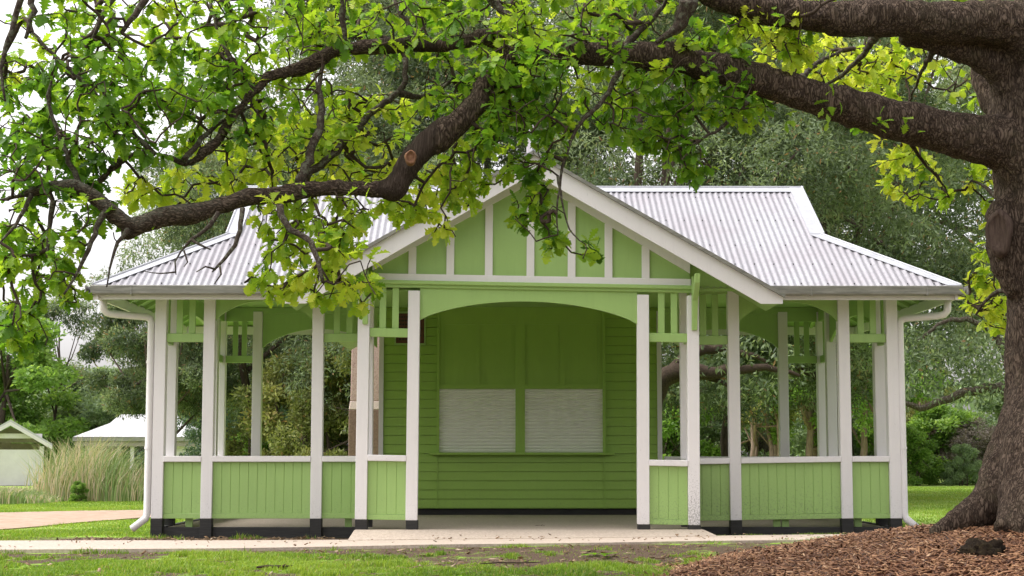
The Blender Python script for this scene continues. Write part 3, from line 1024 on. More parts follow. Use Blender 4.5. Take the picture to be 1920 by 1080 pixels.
# ------------------------------------------------------------------ grass
def grass(name, n, box, hgt, seed, label, dens):
    rng = np.random.default_rng(seed)
    x = rng.uniform(box[0], box[1], n); y = rng.uniform(box[2], box[3], n)
    k = rng.uniform(0, 1, n) < dens(x, y)
    x, y = x[k], y[k]; n = len(x)
    z = ground_z(x, y) - .003
    dn = dens(x, y)
    h = rng.uniform(hgt[0], hgt[1], n) * (.55 + .9 * vnoise(x, y, 1.7, 2) ** 1.2) * (.35 + .65 * np.clip(dn, 0, 1))
    an = rng.uniform(0, 2 * PI, n); ln = rng.uniform(.1, .7, n) * h
    w = rng.uniform(.0025, .0055, n)
    bd = np.stack((np.cos(an), np.sin(an), np.zeros(n)), 1)
    sd = np.stack((-np.sin(an + rng.normal(0, .6, n)), np.cos(an), np.zeros(n)), 1) * w[:, None]
    c = np.stack((x, y, z), 1)
    up = np.array((0, 0, 1.))
    m = c + bd * (ln * .35)[:, None] + up * (h * .6)[:, None]
    tp = c + bd * ln[:, None] + up * h[:, None]
    V = np.stack((c - sd, c + sd, m + sd * .8, m - sd * .8, tp), 1).reshape(-1, 3)
    b = np.arange(n)[:, None] * 5
    F = np.concatenate((b + np.array((0, 1, 2)), b + np.array((0, 2, 3)), b + np.array((3, 2, 4))))
    t = np.clip(rng.normal(.60, .2, n) + .5 * (vnoise(x, y, .9, 8) - .5), 0, .9)
    t[rng.uniform(0, 1, n) < .04] = 1
    return tag(mesh_np(name, V, F, M['grass'], None, np.tile(t, 3)), label, kind='stuff')


def off_mulch(x, y): return np.hypot(x - OAK[0], y - OAK[1]) > OR_ * 1.0


def dens_front(x, y):
    s = soil(x, y) + (vnoise(x, y, 2.6, 5) - .5) * 1.3 + (vnoise(x, y, 9, 6) - .5) * 1.0
    return np.clip((.34 - s) * 2.0, .03, 1) * off_mulch(x, y)


sa = soil(GV[:, 0], GV[:, 1]); near = (GV[:, 1] < 16.25)
sa = np.where(near, np.maximum(sa, .72 - .45 * dens_front(GV[:, 0], GV[:, 1])), np.minimum(1, sa * 1.2))
sa = np.where((GV[:, 1] >= 16.25) & (GV[:, 1] < 19.6), np.maximum(sa, .62), sa)
gr.data.attributes['soil'].data.foreach_set('value', sa.astype(np.float32))
grass('lawn_grass', 330000, (-5.2, 4.6, 11.8, 16.15), (.018, .055), 21, 'short green grass with bare patches in the foreground', dens_front)
# longer tufts along the path edges and the foot of the pavilion
TUF = [(R.uniform(-5.2, 3.3), 16.12 + R.gauss(0, .06), R.uniform(.04, .16)) for _ in range(11)] + [(R.uniform(2.2, 4.6), R.uniform(17.9, 18.9), R.uniform(.15, .3)) for _ in range(22)] + \
      [(R.uniform(-4, -1.9), R.uniform(18.9, 19.25), R.uniform(.05, .12)) for _ in range(7)] + [(P(1530, 1012, 16.6).x + R.gauss(0, .35), R.uniform(16.1, 17.2), R.uniform(.1, .2)) for _ in range(7)]
def dens_tuft(x, y):
    d = np.zeros_like(x)
    for a, b, r in TUF: d += .5 * ell(x, y, a, b, r, r * .6)
    return np.clip(d, 0, 1)
grass('grass_tufts', 260000, (-5.3, 5, 15.9, 19.4), (.03, .10), 22, 'longer grass tufts along the path and the foot of the pavilion', dens_tuft)
def dens_mid(x, y):
    s = soil(x, y) + (vnoise(x, y, 2.6, 5) - .5) * .8
    pth = (y > 16.05) & (y < 18.2)
    return np.clip((.38 - s) * 2, .0, 1) * ~pth * (np.abs(x - XC) > 2.3)
grass('side_lawn_grass', 150000, (-7.5, 6.5, 18.1, 21), (.02, .05), 23, 'short lawn grass beside the pavilion corners', dens_mid)
def inside(x, y, poly):
    k = np.zeros(len(x), bool)
    for (ax, ay), (bx, by) in zip(poly, poly[1:] + poly[:1]):
        k ^= ((ay > y) != (by > y)) & (x < (bx - ax) * (y - ay) / (by - ay + 1e-12) + ax)
    return k
def dens_left(x, y): return (.45 + .55 * vnoise(x, y, 1.3, 7)) * ~inside(x, y, pq)
def dens_right(x, y): return .45 + .55 * vnoise(x, y, 1.1, 12)
grass('far_lawn_grass', 260000, (-13, -3.2, 20.8, 36), (.02, .05), 24, 'mown grass either side of the sandy path', dens_left)
grass('rear_lawn_grass', 260000, (4.9, 15, 20.5, 50), (.02, .05), 25, 'mown grass of the lawn beyond the right corner', dens_right)


# fallen leaves and bits of bark
def litter_xy(rng, n):
    x = rng.uniform(-5, 4.2, n); y = np.where(rng.uniform(0, 1, n) < .5, rng.uniform(12.3, 16, n), rng.uniform(18.1, 19.3, n))
    k = (rng.uniform(0, 1, n) < .15 + soil(x, y)) & off_mulch(x, y) & ~((np.abs(x - XC) < 2.2) & (y > 17))
    return x[k], y[k]
tag(chips('leaf_litter', 2600, litter_xy, M['litter'], 6, ground_z, (.02, .09), (.01, .035)), 'scattered dead leaves and bark bits on the soil', kind='stuff')
def litter_path(rng, n):
    return rng.uniform(-5, 4, n), rng.uniform(16.4, 18, n)
tag(chips('path_litter', 130, litter_path, M['litter'], 9, lambda x, y: np.where((np.abs(x - XC) < 2), path_z(x, y) + np.maximum(0, y - 17.8) * .15, path_z(x, y)) + .006, (.012, .05), (.006, .02)), 'small dead leaf bits on the concrete', kind='stuff')


def stick(px, py, L, rz, label, r=.012):
    x, y = on_z(px, py, -.11)
    b = MB(); pts = [(-L / 2, 0, .01), (-L * .2, .015, .018), (L * .15, -.012, .016), (L / 2, .02, .02)]
    b.tube(pts, [r * .6, r, r * .9, r * .4], 7)
    b.tube([(L * .15, -.012, .016), (L * .3, .08, .03)], [r * .6, r * .3], 6)
    o = b.build('fallen_stick', M['twig'])
    o.location = (x, y, float(ground_z(x, y)) + .012); o.rotation_euler = (0, 0, rz)
    return tag(o, label, 'stick')
stick(515, 1066, .3, .1, 'pale dead stick lying on the lawn before the left wing', .014)
stick(1010, 1003, .14, -.1, 'short dark stick lying on the concrete before the shutters', .006).location.z = -.02
stick(960, 1058, .55, .12, 'thin dark twig along the edge of the soil patch', .007)


def root_knob():
    """dark mossy lump of an old root standing out of the mulch"""
    rng = random.Random(4)
    d = Vector(P(1845, 1030, 11.6)); x, y = d.x, d.y
    b = MB(); n, k = 12, 22
    vs = []
    for i in range(n + 1):
        ph = i / n * PI / 2
        for j in range(k):
            th = j / k * 2 * PI
            r = 1 + .16 * math.sin(3 * th + 2 * ph) + .10 * math.sin(7 * th + 5 * ph) + rng.uniform(-.12, .12)
            vs.append((.15 * r * math.cos(ph) * math.cos(th), .12 * r * math.cos(ph) * math.sin(th), .105 * r * math.sin(ph) * (1 - .35 * math.exp(-((math.cos(ph)) / .35) ** 2))))
    fs = [(i * k + j, i * k + (j + 1) % k, (i + 1) * k + (j + 1) % k, (i + 1) * k + j) for i in range(n) for j in range(k)]
    b.add(vs, fs)
    o = b.build('root_knob', M['black_moss'], smooth=True)
    o.location = (x, y, float(mulch_z(x, y)) - .005)
    tag(o, 'dark mossy root lump sticking out of the bark mulch', 'root')
M['black_moss'] = mk_simple('mossy_root', [(.006, .004, .003), (.018, .012, .007), (.045, .035, .018)], 22, .9, .9, bd=.02)
root_knob()
# ------------------------------------------------------------------ the oak
oak = tag(empty('oak_tree', (OAK[0], OAK[1], .2)), 'massive old oak with rough dark trunk, low spreading limbs and fresh lobed leaves', 'tree')
OO = Vector(oak.location)
def opart(o): o.location = -OO; return o


def poly3(pts, y0, y1):
    """pixel polyline (px, py, radius px) running from depth y0 to y1 -> points and radii"""
    n = len(pts); out, rad = [], []
    L = [0]
    for a, b in zip(pts, pts[1:]): L.append(L[-1] + math.hypot(b[0] - a[0], b[1] - a[1]))
    for (x, y, r), l in zip(pts, L):
        Yd = y0 + (y1 - y0) * l / L[-1]
        out.append(P(x, y, Yd)); rad.append(r * Yd / FPX)
    return out, rad


def resample(pts, rad, step, wob=0, seed=0):
    rng = np.random.default_rng(seed)
    p = np.array([tuple(q) for q in pts]); r = np.array(rad)
    # Catmull-Rom
    P_ = np.vstack((2 * p[0] - p[1], p, 2 * p[-1] - p[-2]))
    oP, oR = [], []
    for i in range(len(p) - 1):
        a, b, c, d = P_[i:i + 4]
        k = max(1, int(np.linalg.norm(c - b) / step))
        for j in range(k):
            t = j / k
            oP.append(.5 * (2 * b + (c - a) * t + (2 * a - 5 * b + 4 * c - d) * t * t + (3 * b - a - 3 * c + d) * t ** 3))
            oR.append(r[i] + (r[i + 1] - r[i]) * t)
    oP.append(p[-1]); oR.append(r[-1])
    oP = np.array(oP); oR = np.array(oR)
    if wob:
        oP[1:-1] += rng.normal(0, 1, (len(oP) - 2, 3)) * wob * np.minimum(oR[1:-1], .05)[:, None]
    return oP, oR


TY = OAK[1]
thick = []        # (points, radii): trunk and heavy limbs, fused into one skin
# trunk, bulging out of the frame on the right
tr = [(1978, 1010, 118), (1980, 940, 108), (1988, 860, 104), (1992, 760, 106), (1996, 650, 108), (2000, 560, 110), (1996, 480, 118), (1992, 410, 118), (1986, 330, 122), (1984, 250, 132), (1990, 170, 132), (2010, 60, 125), (2050, -120, 105), (2080, -420, 80), (2080, -800, 55), (2060, -1250, 30)]
thick.append(resample(*poly3(tr, TY, TY), .08))
# buttress roots
for pts, y0, y1 in (([(1978, 740, 88), (1944, 820, 80), (1900, 888, 62), (1851, 947, 39), (1796, 980, 21), (1746, 1002, 9)], 12.95, 12.75),
                    ([(1975, 760, 85), (1950, 880, 76), (1925, 960, 56), (1890, 1005, 30)], 12.85, 12.3),
                    ([(2060, 820, 80), (2090, 900, 66), (2140, 970, 45), (2210, 1010, 20)], 13, 12.9),
                    ([(1990, 830, 80), (1990, 920, 66), (2000, 1000, 40)], 12.8, 12.2),
                    ([(1985, 780, 80), (1950, 930, 50), (1930, 1000, 30)], 13.2, 14.0)):
    thick.append(resample(*poly3(pts, y0, y1), .06))
limbA = [(1960, 330, 75), (1890, 272, 56), (1830, 262, 46), (1760, 247, 41), (1640, 213, 37), (1530, 182, 35), (1430, 150, 33), (1330, 124, 30), (1240, 107, 27), (1130, 97, 25), (1050, 96, 24), (985, 100, 24)]
A_, Ar = resample(*poly3(limbA, TY - .1, 12.1), .08, .12, 1); thick.append((A_, Ar))
limbU = [(1985, 110, 80), (1900, 52, 48), (1800, 42, 40), (1700, 36, 36), (1600, 36, 36), (1500, 28, 33), (1420, 14, 30), (1340, -12, 27), (1250, -40, 24), (1130, -66, 20), (1000, -90, 16), (860, -120, 12), (720, -160, 9)]
U_, Ur = resample(*poly3(limbU, TY - .25, 11.6), .08, .12, 2); thick.append((U_, Ur))
limbS = [(1930, 205, 50), (1880, 130, 36), (1820, 102, 26), (1750, 82, 20), (1690, 66, 16)]
thick.append(resample(*poly3(limbS, TY - .05, 12.6), .08, .1, 3))
limbV = [(1900, 225, 40), (1858, 180, 26), (1838, 140, 22), (1825, 110, 18)]
thick.append(resample(*poly3(limbV, TY + .2, TY + .5), .08, .1, 4))
# the two arms the low limb divides into
armb = [(1000, 98, 22), (950, 112, 22), (915, 150, 22), (888, 200, 23), (850, 236, 24), (800, 272, 26), (762, 312, 26), (738, 352, 24), (690, 354, 17), (620, 352, 15), (540, 361, 16), (460, 373, 17), (380, 395, 17), (300, 411, 17), (248, 428, 17), (234, 446, 9)]
B_, Br = resample(*poly3(armb, 12.1, 10.9), .06, .10, 5); thick.append((B_, Br))
arma = [(1000, 92, 20), (950, 76, 19), (900, 72, 19), (850, 84, 17), (760, 87, 15), (680, 89, 15), (625, 99, 13), (560, 128, 14), (505, 144, 12), (470, 178, 11), (440, 214, 11), (412, 262, 10), (378, 288, 10), (350, 306, 10), (318, 296, 8), (285, 286, 8), (250, 288, 8), (212, 316, 7), (168, 352, 7), (100, 378, 6), (10, 396, 5)]
A2, A2r = resample(*poly3(arma, 12.1, 11.1), .06, .10, 6); thick.append((A2, A2r))
armc = [(240, 424, 13), (205, 392, 14), (178, 370, 15), (140, 348, 14), (95, 350, 9), (40, 366, 7), (-30, 380, 5)]
C_, Cr = resample(*poly3(armc, 10.9, 10.8), .06, .10, 7); thick.append((C_, Cr))

mb = MB()
for p, r in thick: mb.tube(p, r, 14)
# burl on the trunk's left side
bl = P(1880, 450, TY - .1)
for k, (dz, rr_) in enumerate(((-.10, .10), (.0, .13), (.10, .13), (.22, .09))):
    pass
mb.tube([bl + Vector((.12, 0, -.42)), bl + Vector((.03, 0, -.22)), bl + Vector((-.0, 0, -.02)), bl + Vector((.01, 0, .18)), bl + Vector((.10, 0, .36))], [.10, .13, .145, .13, .08], 14)
trunk = opart(mb.build('trunk', M['bark'], oak, smooth=True))
mod = trunk.modifiers.new('fuse', 'REMESH'); mod.mode = 'VOXEL'; mod.voxel_size = .021; mod.use_smooth_shade = True
mod = trunk.modifiers.new('soften', 'SMOOTH'); mod.iterations = 3; mod.factor = .5
tx = bpy.data.textures.new('bark_relief', 'CLOUDS'); tx.noise_scale = .075; tx.noise_depth = 3
mod = trunk.modifiers.new('relief', 'DISPLACE'); mod.texture = tx; mod.strength = .035; mod.mid_level = .55; mod.texture_coords = 'LOCAL'
tx2 = bpy.data.textures.new('bark_lumps', 'CLOUDS'); tx2.noise_scale = .4; tx2.noise_depth = 1
mod = trunk.modifiers.new('lumps', 'DISPLACE'); mod.texture = tx2; mod.strength = .06; mod.mid_level = .5; mod.texture_coords = 'LOCAL'


def scar(px, py, Y, rx, rz, nrm, mat, name, ring=True):
    c = P(px, py, Y); n = Vector(nrm).normalized()
    s = n.cross(Vector((0, 0, 1))).normalized(); u = s.cross(n)
    b = MB(); k = 20; rows = []
    for i, (f, h) in enumerate(((1.25, -.03), (1.12, .012), (.9, .022), (.78, .006), (.4, .0), (.02, .006))):
        for j in range(k):
            a = j / k * 2 * PI; w = 1 + .06 * math.sin(3 * a + i) + .04 * math.sin(5 * a)
            rows.append(c + s * math.cos(a) * rx * f * w + u * math.sin(a) * rz * f * w + n * h)
    fs = [(i * k + j, i * k + (j + 1) % k, (i + 1) * k + (j + 1) % k, (i + 1) * k + j) for i in range(5) for j in range(k)]
    fs.append(tuple(range(5 * k, 6 * k)))
    b.add(rows, fs)
    return b.build(name, mat, trunk, smooth=True)
scar(770, 295, 11.55 - .10, .034, .045, (.1, -1, .05), M['cutwood'], 'pruning_scar')
scar(1872, 436, TY - .265, .085, .155, (-.75, -1, .0), M['gnarl'], 'healed_scar')

# --- finer branches given by hand, then twigs grown towards the leaf clusters
hand = [
 ([(640, -30, 9), (645, 20, 8), (646, 80, 6)], 11.8, 11.8), ([(300, -40, 9), (262, 15, 8), (228, 62, 6)], 11.3, 11.2), ([(235, -40, 8), (200, 15, 7), (175, 70, 5)], 11.4, 11.3),
 ([(62, -40, 8), (60, 20, 7), (48, 72, 5)], 10.9, 10.8), ([(48, -30, 7), (20, 60, 6), (2, 130, 5), (10, 190, 3)], 10.6, 10.6),
 ([(560, 345, 9), (578, 300, 9), (598, 240, 9), (605, 205, 8), (600, 150, 6), (612, 100, 4), (606, 60, 2.5)], 11.4, 11.8), ([(560, 340, 8), (640, 275, 8), (700, 210, 8), (745, 175, 8), (762, 140, 8), (760, 110, 8)], 11.9, 12.4),
 ([(750, 175, 8), (800, 180, 5), (850, 150, 5)], 12.3, 12.5),
 ([(525, 385, 7), (535, 415, 7), (545, 432, 7), (572, 445, 7), (590, 470, 7), (600, 505, 6), (606, 530, 5)], 11.0, 10.8),
 ([(410, 398, 5), (395, 420, 5), (360, 450, 4), (340, 470, 3)], 10.9, 10.8), ([(360, 450, 3), (375, 458, 3), (395, 468, 2)], 10.8, 10.75), ([(455, 390, 5), (447, 445, 5), (432, 470, 5), (410, 498, 4), (398, 510, 2)], 10.9, 10.75),
 ([(405, 505, 2.5), (385, 500, 2), (368, 510, 1.5)], 10.75, 10.7), ([(412, 498, 2.5), (414, 515, 2), (402, 532, 1.5)], 10.75, 10.7), ([(340, 470, 2), (328, 490, 2), (330, 515, 1.5)], 10.8, 10.75), ([(330, 510, 1.8), (300, 513, 1.5), (268, 508, 1)], 10.75, 10.7),
 ([(345, 470, 2), (352, 492, 1.6), (345, 500, 1.2)], 10.8, 10.75),
 ([(240, 430, 6), (222, 455, 4), (210, 490, 3), (200, 538, 2)], 10.85, 10.7), ([(200, 395, 7), (180, 430, 6), (160, 480, 5), (140, 520, 4), (120, 552, 3)], 10.85, 10.6),
 ([(100, 378, 6), (92, 430, 5), (88, 480, 4)], 11, 10.8), ([(60, 365, 5), (30, 420, 4), (0, 455, 3)], 10.8, 10.6),
 ([(985, 60, 9), (940, 20, 9), (900, -20, 8)], 12.1, 12.3), ([(800, 85, 7), (760, 40, 6), (740, 0, 5)], 12, 12.1), ([(480, 170, 6), (440, 120, 6), (410, 60, 5), (395, 0, 5)], 11.6, 11.7),
 ([(1160, 95, 8), (1200, 60, 7), (1235, 22, 6), (1260, -15, 5)], 12.3, 12.2), ([(1180, 70, 6), (1160, 130, 6), (1130, 190, 5), (1085, 235, 4), (1062, 290, 4), (1050, 340, 3), (1044, 400, 2.5), (1046, 440, 2)], 12.2, 11.7),
 ([(1046, 330, 3), (1058, 400, 2), (1075, 440, 2), (1098, 458, 1.5)], 11.75, 11.6), ([(1290, 0, 20), (1278, 40, 16), (1262, 62, 10), (1230, 80, 6)], 11.9, 12.0),
 ([(1480, 170, 7), (1530, 120, 5), (1580, 95, 4)], 12.9, 14), ([(1430, 165, 7), (1390, 200, 6), (1350, 240, 4), (1300, 270, 3)], 12.5, 12.1),
 ([(1700, 245, 6), (1720, 290, 4), (1760, 335, 3), (1780, 370, 2)], 12.9, 13.4), ([(1650, 60, 10), (1620, 100, 6), (1580, 140, 5), (1545, 160, 4)], 12.8, 14), ([(1750, 90, 8), (1730, 130, 4), (1705, 190, 3)], 12.9, 13.6),
 ([(1920, 560, 12), (1880, 545, 6), (1850, 560, 4), (1830, 590, 3)], 13.4, 14.0), ([(1940, 400, 14), (1880, 380, 7), (1840, 345, 4), (1820, 340, 3)], 13.4, 14.0),
 ([(290, 290, 6), (240, 240, 6), (180, 180, 6), (120, 120, 5), (60, 60, 4)], 11.2, 11.2), ([(345, 300, 6), (400, 240, 5), (470, 200, 4)], 11.3, 11.9), ([(150, 350, 6), (110, 250, 5), (90, 180, 4), (110, 120, 3)], 10.9, 10.8),
]
bp, br = [], []
nodes, nrad, npar = [], [], []
chains = []
for p, r in ((A_, Ar), (U_, Ur), (B_, Br), (A2, A2r), (C_, Cr)):
    for q, w in zip(p[::2], r[::2]):
        nodes.append(q); nrad.append(w); npar.append(-1)
for pts, y0, y1 in hand:
    p, r = resample(*poly3(pts, y0, y1), .05, .25, len(bp)); r = r * np.linspace(1, .45, len(r)) ** .5
    bp.append(p); br.append(r)
    for q, w in zip(p, r):
        nodes.append(q); nrad.append(w); npar.append(-1)
nb0 = len(nodes)

# leaf clusters: where the photographed canopy hangs (px, py, rx, ry, count, depth range, tint with backlight painted in)
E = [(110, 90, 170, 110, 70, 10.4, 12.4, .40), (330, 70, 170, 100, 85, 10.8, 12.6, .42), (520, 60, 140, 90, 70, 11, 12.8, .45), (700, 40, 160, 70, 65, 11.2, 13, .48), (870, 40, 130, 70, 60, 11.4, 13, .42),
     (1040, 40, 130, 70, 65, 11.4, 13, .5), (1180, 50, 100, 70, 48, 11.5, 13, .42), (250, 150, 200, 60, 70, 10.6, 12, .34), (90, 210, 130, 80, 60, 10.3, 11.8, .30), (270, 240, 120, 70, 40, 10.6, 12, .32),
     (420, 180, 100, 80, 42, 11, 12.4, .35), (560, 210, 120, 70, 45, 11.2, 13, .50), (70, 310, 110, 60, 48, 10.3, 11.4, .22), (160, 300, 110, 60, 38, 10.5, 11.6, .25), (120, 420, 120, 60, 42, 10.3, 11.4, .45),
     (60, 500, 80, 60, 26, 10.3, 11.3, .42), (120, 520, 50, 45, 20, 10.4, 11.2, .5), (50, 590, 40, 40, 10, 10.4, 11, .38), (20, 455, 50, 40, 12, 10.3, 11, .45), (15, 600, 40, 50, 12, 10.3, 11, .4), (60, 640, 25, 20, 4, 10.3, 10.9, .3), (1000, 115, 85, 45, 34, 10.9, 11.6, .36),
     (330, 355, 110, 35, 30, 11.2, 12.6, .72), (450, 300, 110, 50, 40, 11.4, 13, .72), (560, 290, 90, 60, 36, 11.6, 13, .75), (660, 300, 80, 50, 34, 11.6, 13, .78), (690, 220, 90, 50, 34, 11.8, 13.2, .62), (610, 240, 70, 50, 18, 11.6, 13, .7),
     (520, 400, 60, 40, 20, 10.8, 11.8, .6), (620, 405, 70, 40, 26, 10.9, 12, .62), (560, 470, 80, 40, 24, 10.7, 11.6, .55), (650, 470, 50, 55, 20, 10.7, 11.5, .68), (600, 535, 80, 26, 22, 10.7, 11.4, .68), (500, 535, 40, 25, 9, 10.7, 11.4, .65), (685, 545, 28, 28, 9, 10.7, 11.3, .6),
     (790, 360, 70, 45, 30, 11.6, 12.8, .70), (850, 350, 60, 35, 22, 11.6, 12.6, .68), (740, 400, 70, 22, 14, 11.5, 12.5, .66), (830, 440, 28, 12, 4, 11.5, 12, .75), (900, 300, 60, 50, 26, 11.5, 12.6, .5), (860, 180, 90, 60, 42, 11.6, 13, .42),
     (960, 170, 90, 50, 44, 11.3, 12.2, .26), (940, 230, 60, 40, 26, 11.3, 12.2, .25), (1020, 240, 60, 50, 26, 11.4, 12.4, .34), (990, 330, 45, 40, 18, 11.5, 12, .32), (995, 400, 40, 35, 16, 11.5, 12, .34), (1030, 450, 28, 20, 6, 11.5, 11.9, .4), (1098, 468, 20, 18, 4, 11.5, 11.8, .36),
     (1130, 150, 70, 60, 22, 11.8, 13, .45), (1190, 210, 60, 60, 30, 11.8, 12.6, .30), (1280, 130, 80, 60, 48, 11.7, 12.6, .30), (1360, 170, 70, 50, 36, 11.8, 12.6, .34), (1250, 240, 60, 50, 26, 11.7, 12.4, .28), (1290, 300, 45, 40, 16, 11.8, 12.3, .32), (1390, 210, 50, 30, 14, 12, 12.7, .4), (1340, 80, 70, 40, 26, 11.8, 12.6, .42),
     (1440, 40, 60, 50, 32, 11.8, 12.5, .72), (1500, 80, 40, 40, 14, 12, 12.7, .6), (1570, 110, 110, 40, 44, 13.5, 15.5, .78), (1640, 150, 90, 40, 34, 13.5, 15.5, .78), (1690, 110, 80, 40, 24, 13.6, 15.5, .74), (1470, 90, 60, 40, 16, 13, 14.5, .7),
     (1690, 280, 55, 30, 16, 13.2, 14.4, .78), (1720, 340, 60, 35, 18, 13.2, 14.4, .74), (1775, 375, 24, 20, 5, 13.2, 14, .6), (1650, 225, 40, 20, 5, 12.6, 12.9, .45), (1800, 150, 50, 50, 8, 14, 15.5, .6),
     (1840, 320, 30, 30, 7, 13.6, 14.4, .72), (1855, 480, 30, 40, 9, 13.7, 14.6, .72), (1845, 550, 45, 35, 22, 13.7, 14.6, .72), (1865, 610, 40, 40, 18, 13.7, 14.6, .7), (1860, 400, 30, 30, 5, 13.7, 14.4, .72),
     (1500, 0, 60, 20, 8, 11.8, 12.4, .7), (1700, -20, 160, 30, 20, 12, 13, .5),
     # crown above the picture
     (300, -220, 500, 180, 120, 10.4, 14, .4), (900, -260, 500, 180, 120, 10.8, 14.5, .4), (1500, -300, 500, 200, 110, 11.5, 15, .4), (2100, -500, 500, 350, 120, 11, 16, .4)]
rng = np.random.default_rng(77)
att, atint = [], []
for cx, cy, rx, ry, n, y0, y1, t in E:
    n = int(n * (.90 if cx < 640 else 1.02))
    y0 += .25; y1 += .35
    a = rng.uniform(0, 2 * PI, n); r = np.sqrt(rng.uniform(0, 1.1, n))
    for i in range(n):
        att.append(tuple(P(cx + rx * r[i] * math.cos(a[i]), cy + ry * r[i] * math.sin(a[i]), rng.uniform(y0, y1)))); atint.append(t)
for cx, cy, rx, ry, n, y0, y1, t in E:
    if cy < -100: continue
    for i in range(int(n * .33)):      # bare or dying twigs
        a_, r_ = rng.uniform(0, 2 * PI), math.sqrt(rng.uniform(0, 1.2))
        att.append(tuple(P(cx + rx * r_ * math.cos(a_), cy + ry * r_ * math.sin(a_), rng.uniform(y0, y1)))); atint.append(-9)
clear = [i for i, q in enumerate(att) if not (XL - 1.0 < q[0] * YE / q[1] - .0 < XL + 1.62 and 2.2 < ZC + (q[2] - ZC) * YE / q[1] < 3.35 and q[0] * YE / q[1] > XL - .12)]
att = [att[i] for i in clear]; atint = [atint[i] for i in clear]      # the gardeners keep the eave corner free
att = np.array(att); atint = np.array(atint)
N0 = np.array(nodes)
dist = np.array([np.min(((N0 - q) ** 2).sum(1)) for q in att])
order = np.argsort(dist)
NP = np.zeros((60000, 3)); NP[:nb0] = N0
PAR = np.full(60000, -1, int); CNT = np.zeros(60000); PEN = np.zeros(60000)
PEN[:nb0] = np.minimum(np.array(nrad), .12) * .6
nn = nb0; tips = []
chain = []
for i in order:
    q = att[i]
    d = np.sqrt(((NP[:nn] - q) ** 2).sum(1)) + PEN[:nn] + np.maximum(0, NP[:nn, 2] * 0)
    k = int(np.argmin(d)); p0 = NP[k].copy()
    L = np.linalg.norm(q - p0); m = max(2, int(L / .07))
    v = q - p0
    side = np.cross(v, rng.normal(0, 1, 3)); side /= np.linalg.norm(side) + 1e-9
    bow = side * L * rng.uniform(.05, .22) + np.array((0, 0, L * rng.uniform(-.05, .2)))
    prev = k; idx = [k]
    for j in range(1, m + 1):
        t = j / m
        pt = p0 + v * t + bow * math.sin(PI * t) + (rng.normal(0, .013, 3) if j < m else 0)
        NP[nn] = pt; PAR[nn] = prev; prev = nn; idx.append(nn); nn += 1
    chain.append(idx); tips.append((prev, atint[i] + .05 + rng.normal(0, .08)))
for tip, _ in tips:
    k = tip
    while k >= nb0:
        CNT[k] += 1; k = PAR[k]
TV, TF, off = [], [], 0
for idx in chain:
    p = NP[idx]; c = CNT[idx].copy(); c[0] = c[1]
    r = .0030 * np.maximum(c, 1) ** .44 + .0012
    r = np.minimum(r, .03)
    v, f = tube_np(p, r, 5)
    TV.append(v); TF.append(f + off); off += len(v)
twv, twf = np.concatenate(TV), np.concatenate(TF)
opart(mesh_np('twigs', twv, twf, M['twig'], oak, smooth=True))
for p, r in zip(bp, br):
    b = MB(); b.tube(p, r, 8); opart(b.build('branch', M['limb'], oak, smooth=True))

# leaves
prof = [(0, .012), (.10, .05), (.20, .12), (.27, .07), (.38, .21), (.45, .105), (.56, .29), (.64, .14), (.75, .32), (.83, .15), (.91, .16), (1.0, .0)]
def oak_leaves(pos, d, up, L, tint, rng):
    n = len(pos)
    s = np.cross(d, up); s /= np.linalg.norm(s, axis=1)[:, None] + 1e-9
    w = np.cross(s, d)
    fold = rng.uniform(.05, .55, n); curl = rng.uniform(-.05, .45, n); wid = rng.uniform(.85, 1.2, n)
    k = len(prof)
    mid = np.zeros((n, k, 3)); le = np.zeros((n, k, 3)); ri = np.zeros((n, k, 3))
    for i, (t, h) in enumerate(prof):
        c = pos + d * (L * t)[:, None] - w * (L * curl * t * t)[:, None]
        hw = h * L * wid
        jl = hw * rng.uniform(.85, 1.15, n); jr = hw * rng.uniform(.85, 1.15, n)
        mid[:, i] = c
        le[:, i] = c - s * jl[:, None] + w * (jl * fold)[:, None]
        ri[:, i] = c + s * jr[:, None] + w * (jr * fold)[:, None]
    V = np.concatenate((mid, le, ri), 1).reshape(-1, 3)
    base = np.arange(n)[:, None] * (3 * k)
    F = []
    for i in range(k - 1):
        F.append(base + np.array((i, i + 1, k + i + 1, k + i))); F.append(base + np.array((i + 1, i, 2 * k + i, 2 * k + i + 1)))
    return V, np.concatenate(F), np.tile(tint, 2 * (k - 1))
pos, dr, up, LL, tt = [], [], [], [], []
for tip, t0 in tips:
    if t0 < -1: continue
    p = NP[tip]; pd = NP[tip] - NP[PAR[tip]]; pd /= np.linalg.norm(pd) + 1e-9
    base_t = t0 + rng.normal(0, .09)
    n = rng.integers(6, 10)
    big = rng.uniform(.8, 1.15)
    for j in range(n):
        a = j * 2.4 + rng.uniform(0, 1)
        e1 = np.cross(pd, (0.1, .2, 1)); e1 /= np.linalg.norm(e1) + 1e-9; e2 = np.cross(pd, e1)
        sp = rng.uniform(.45, 1.25)
        v = pd * math.cos(sp) + (e1 * math.cos(a) + e2 * math.sin(a)) * math.sin(sp)
        v = v + np.array((0, 0, rng.uniform(-.55, .12))); v /= np.linalg.norm(v)
        pos.append(p - pd * rng.uniform(0, .06)); dr.append(v)
        u = np.array((0, 0, 1.)) + rng.normal(0, .35, 3); up.append(u)
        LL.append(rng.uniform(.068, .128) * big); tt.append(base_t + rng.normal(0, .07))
    # a few along the twig
    k = PAR[tip]
    for j in range(rng.integers(0, 3)):
        if k < nb0: break
        v = rng.normal(0, 1, 3); v[2] -= .3; v /= np.linalg.norm(v)
        pos.append(NP[k]); dr.append(v); up.append(np.array((0, 0, 1.)) + rng.normal(0, .3, 3)); LL.append(rng.uniform(.06, .12)); tt.append(base_t + rng.normal(0, .08)); k = PAR[k]
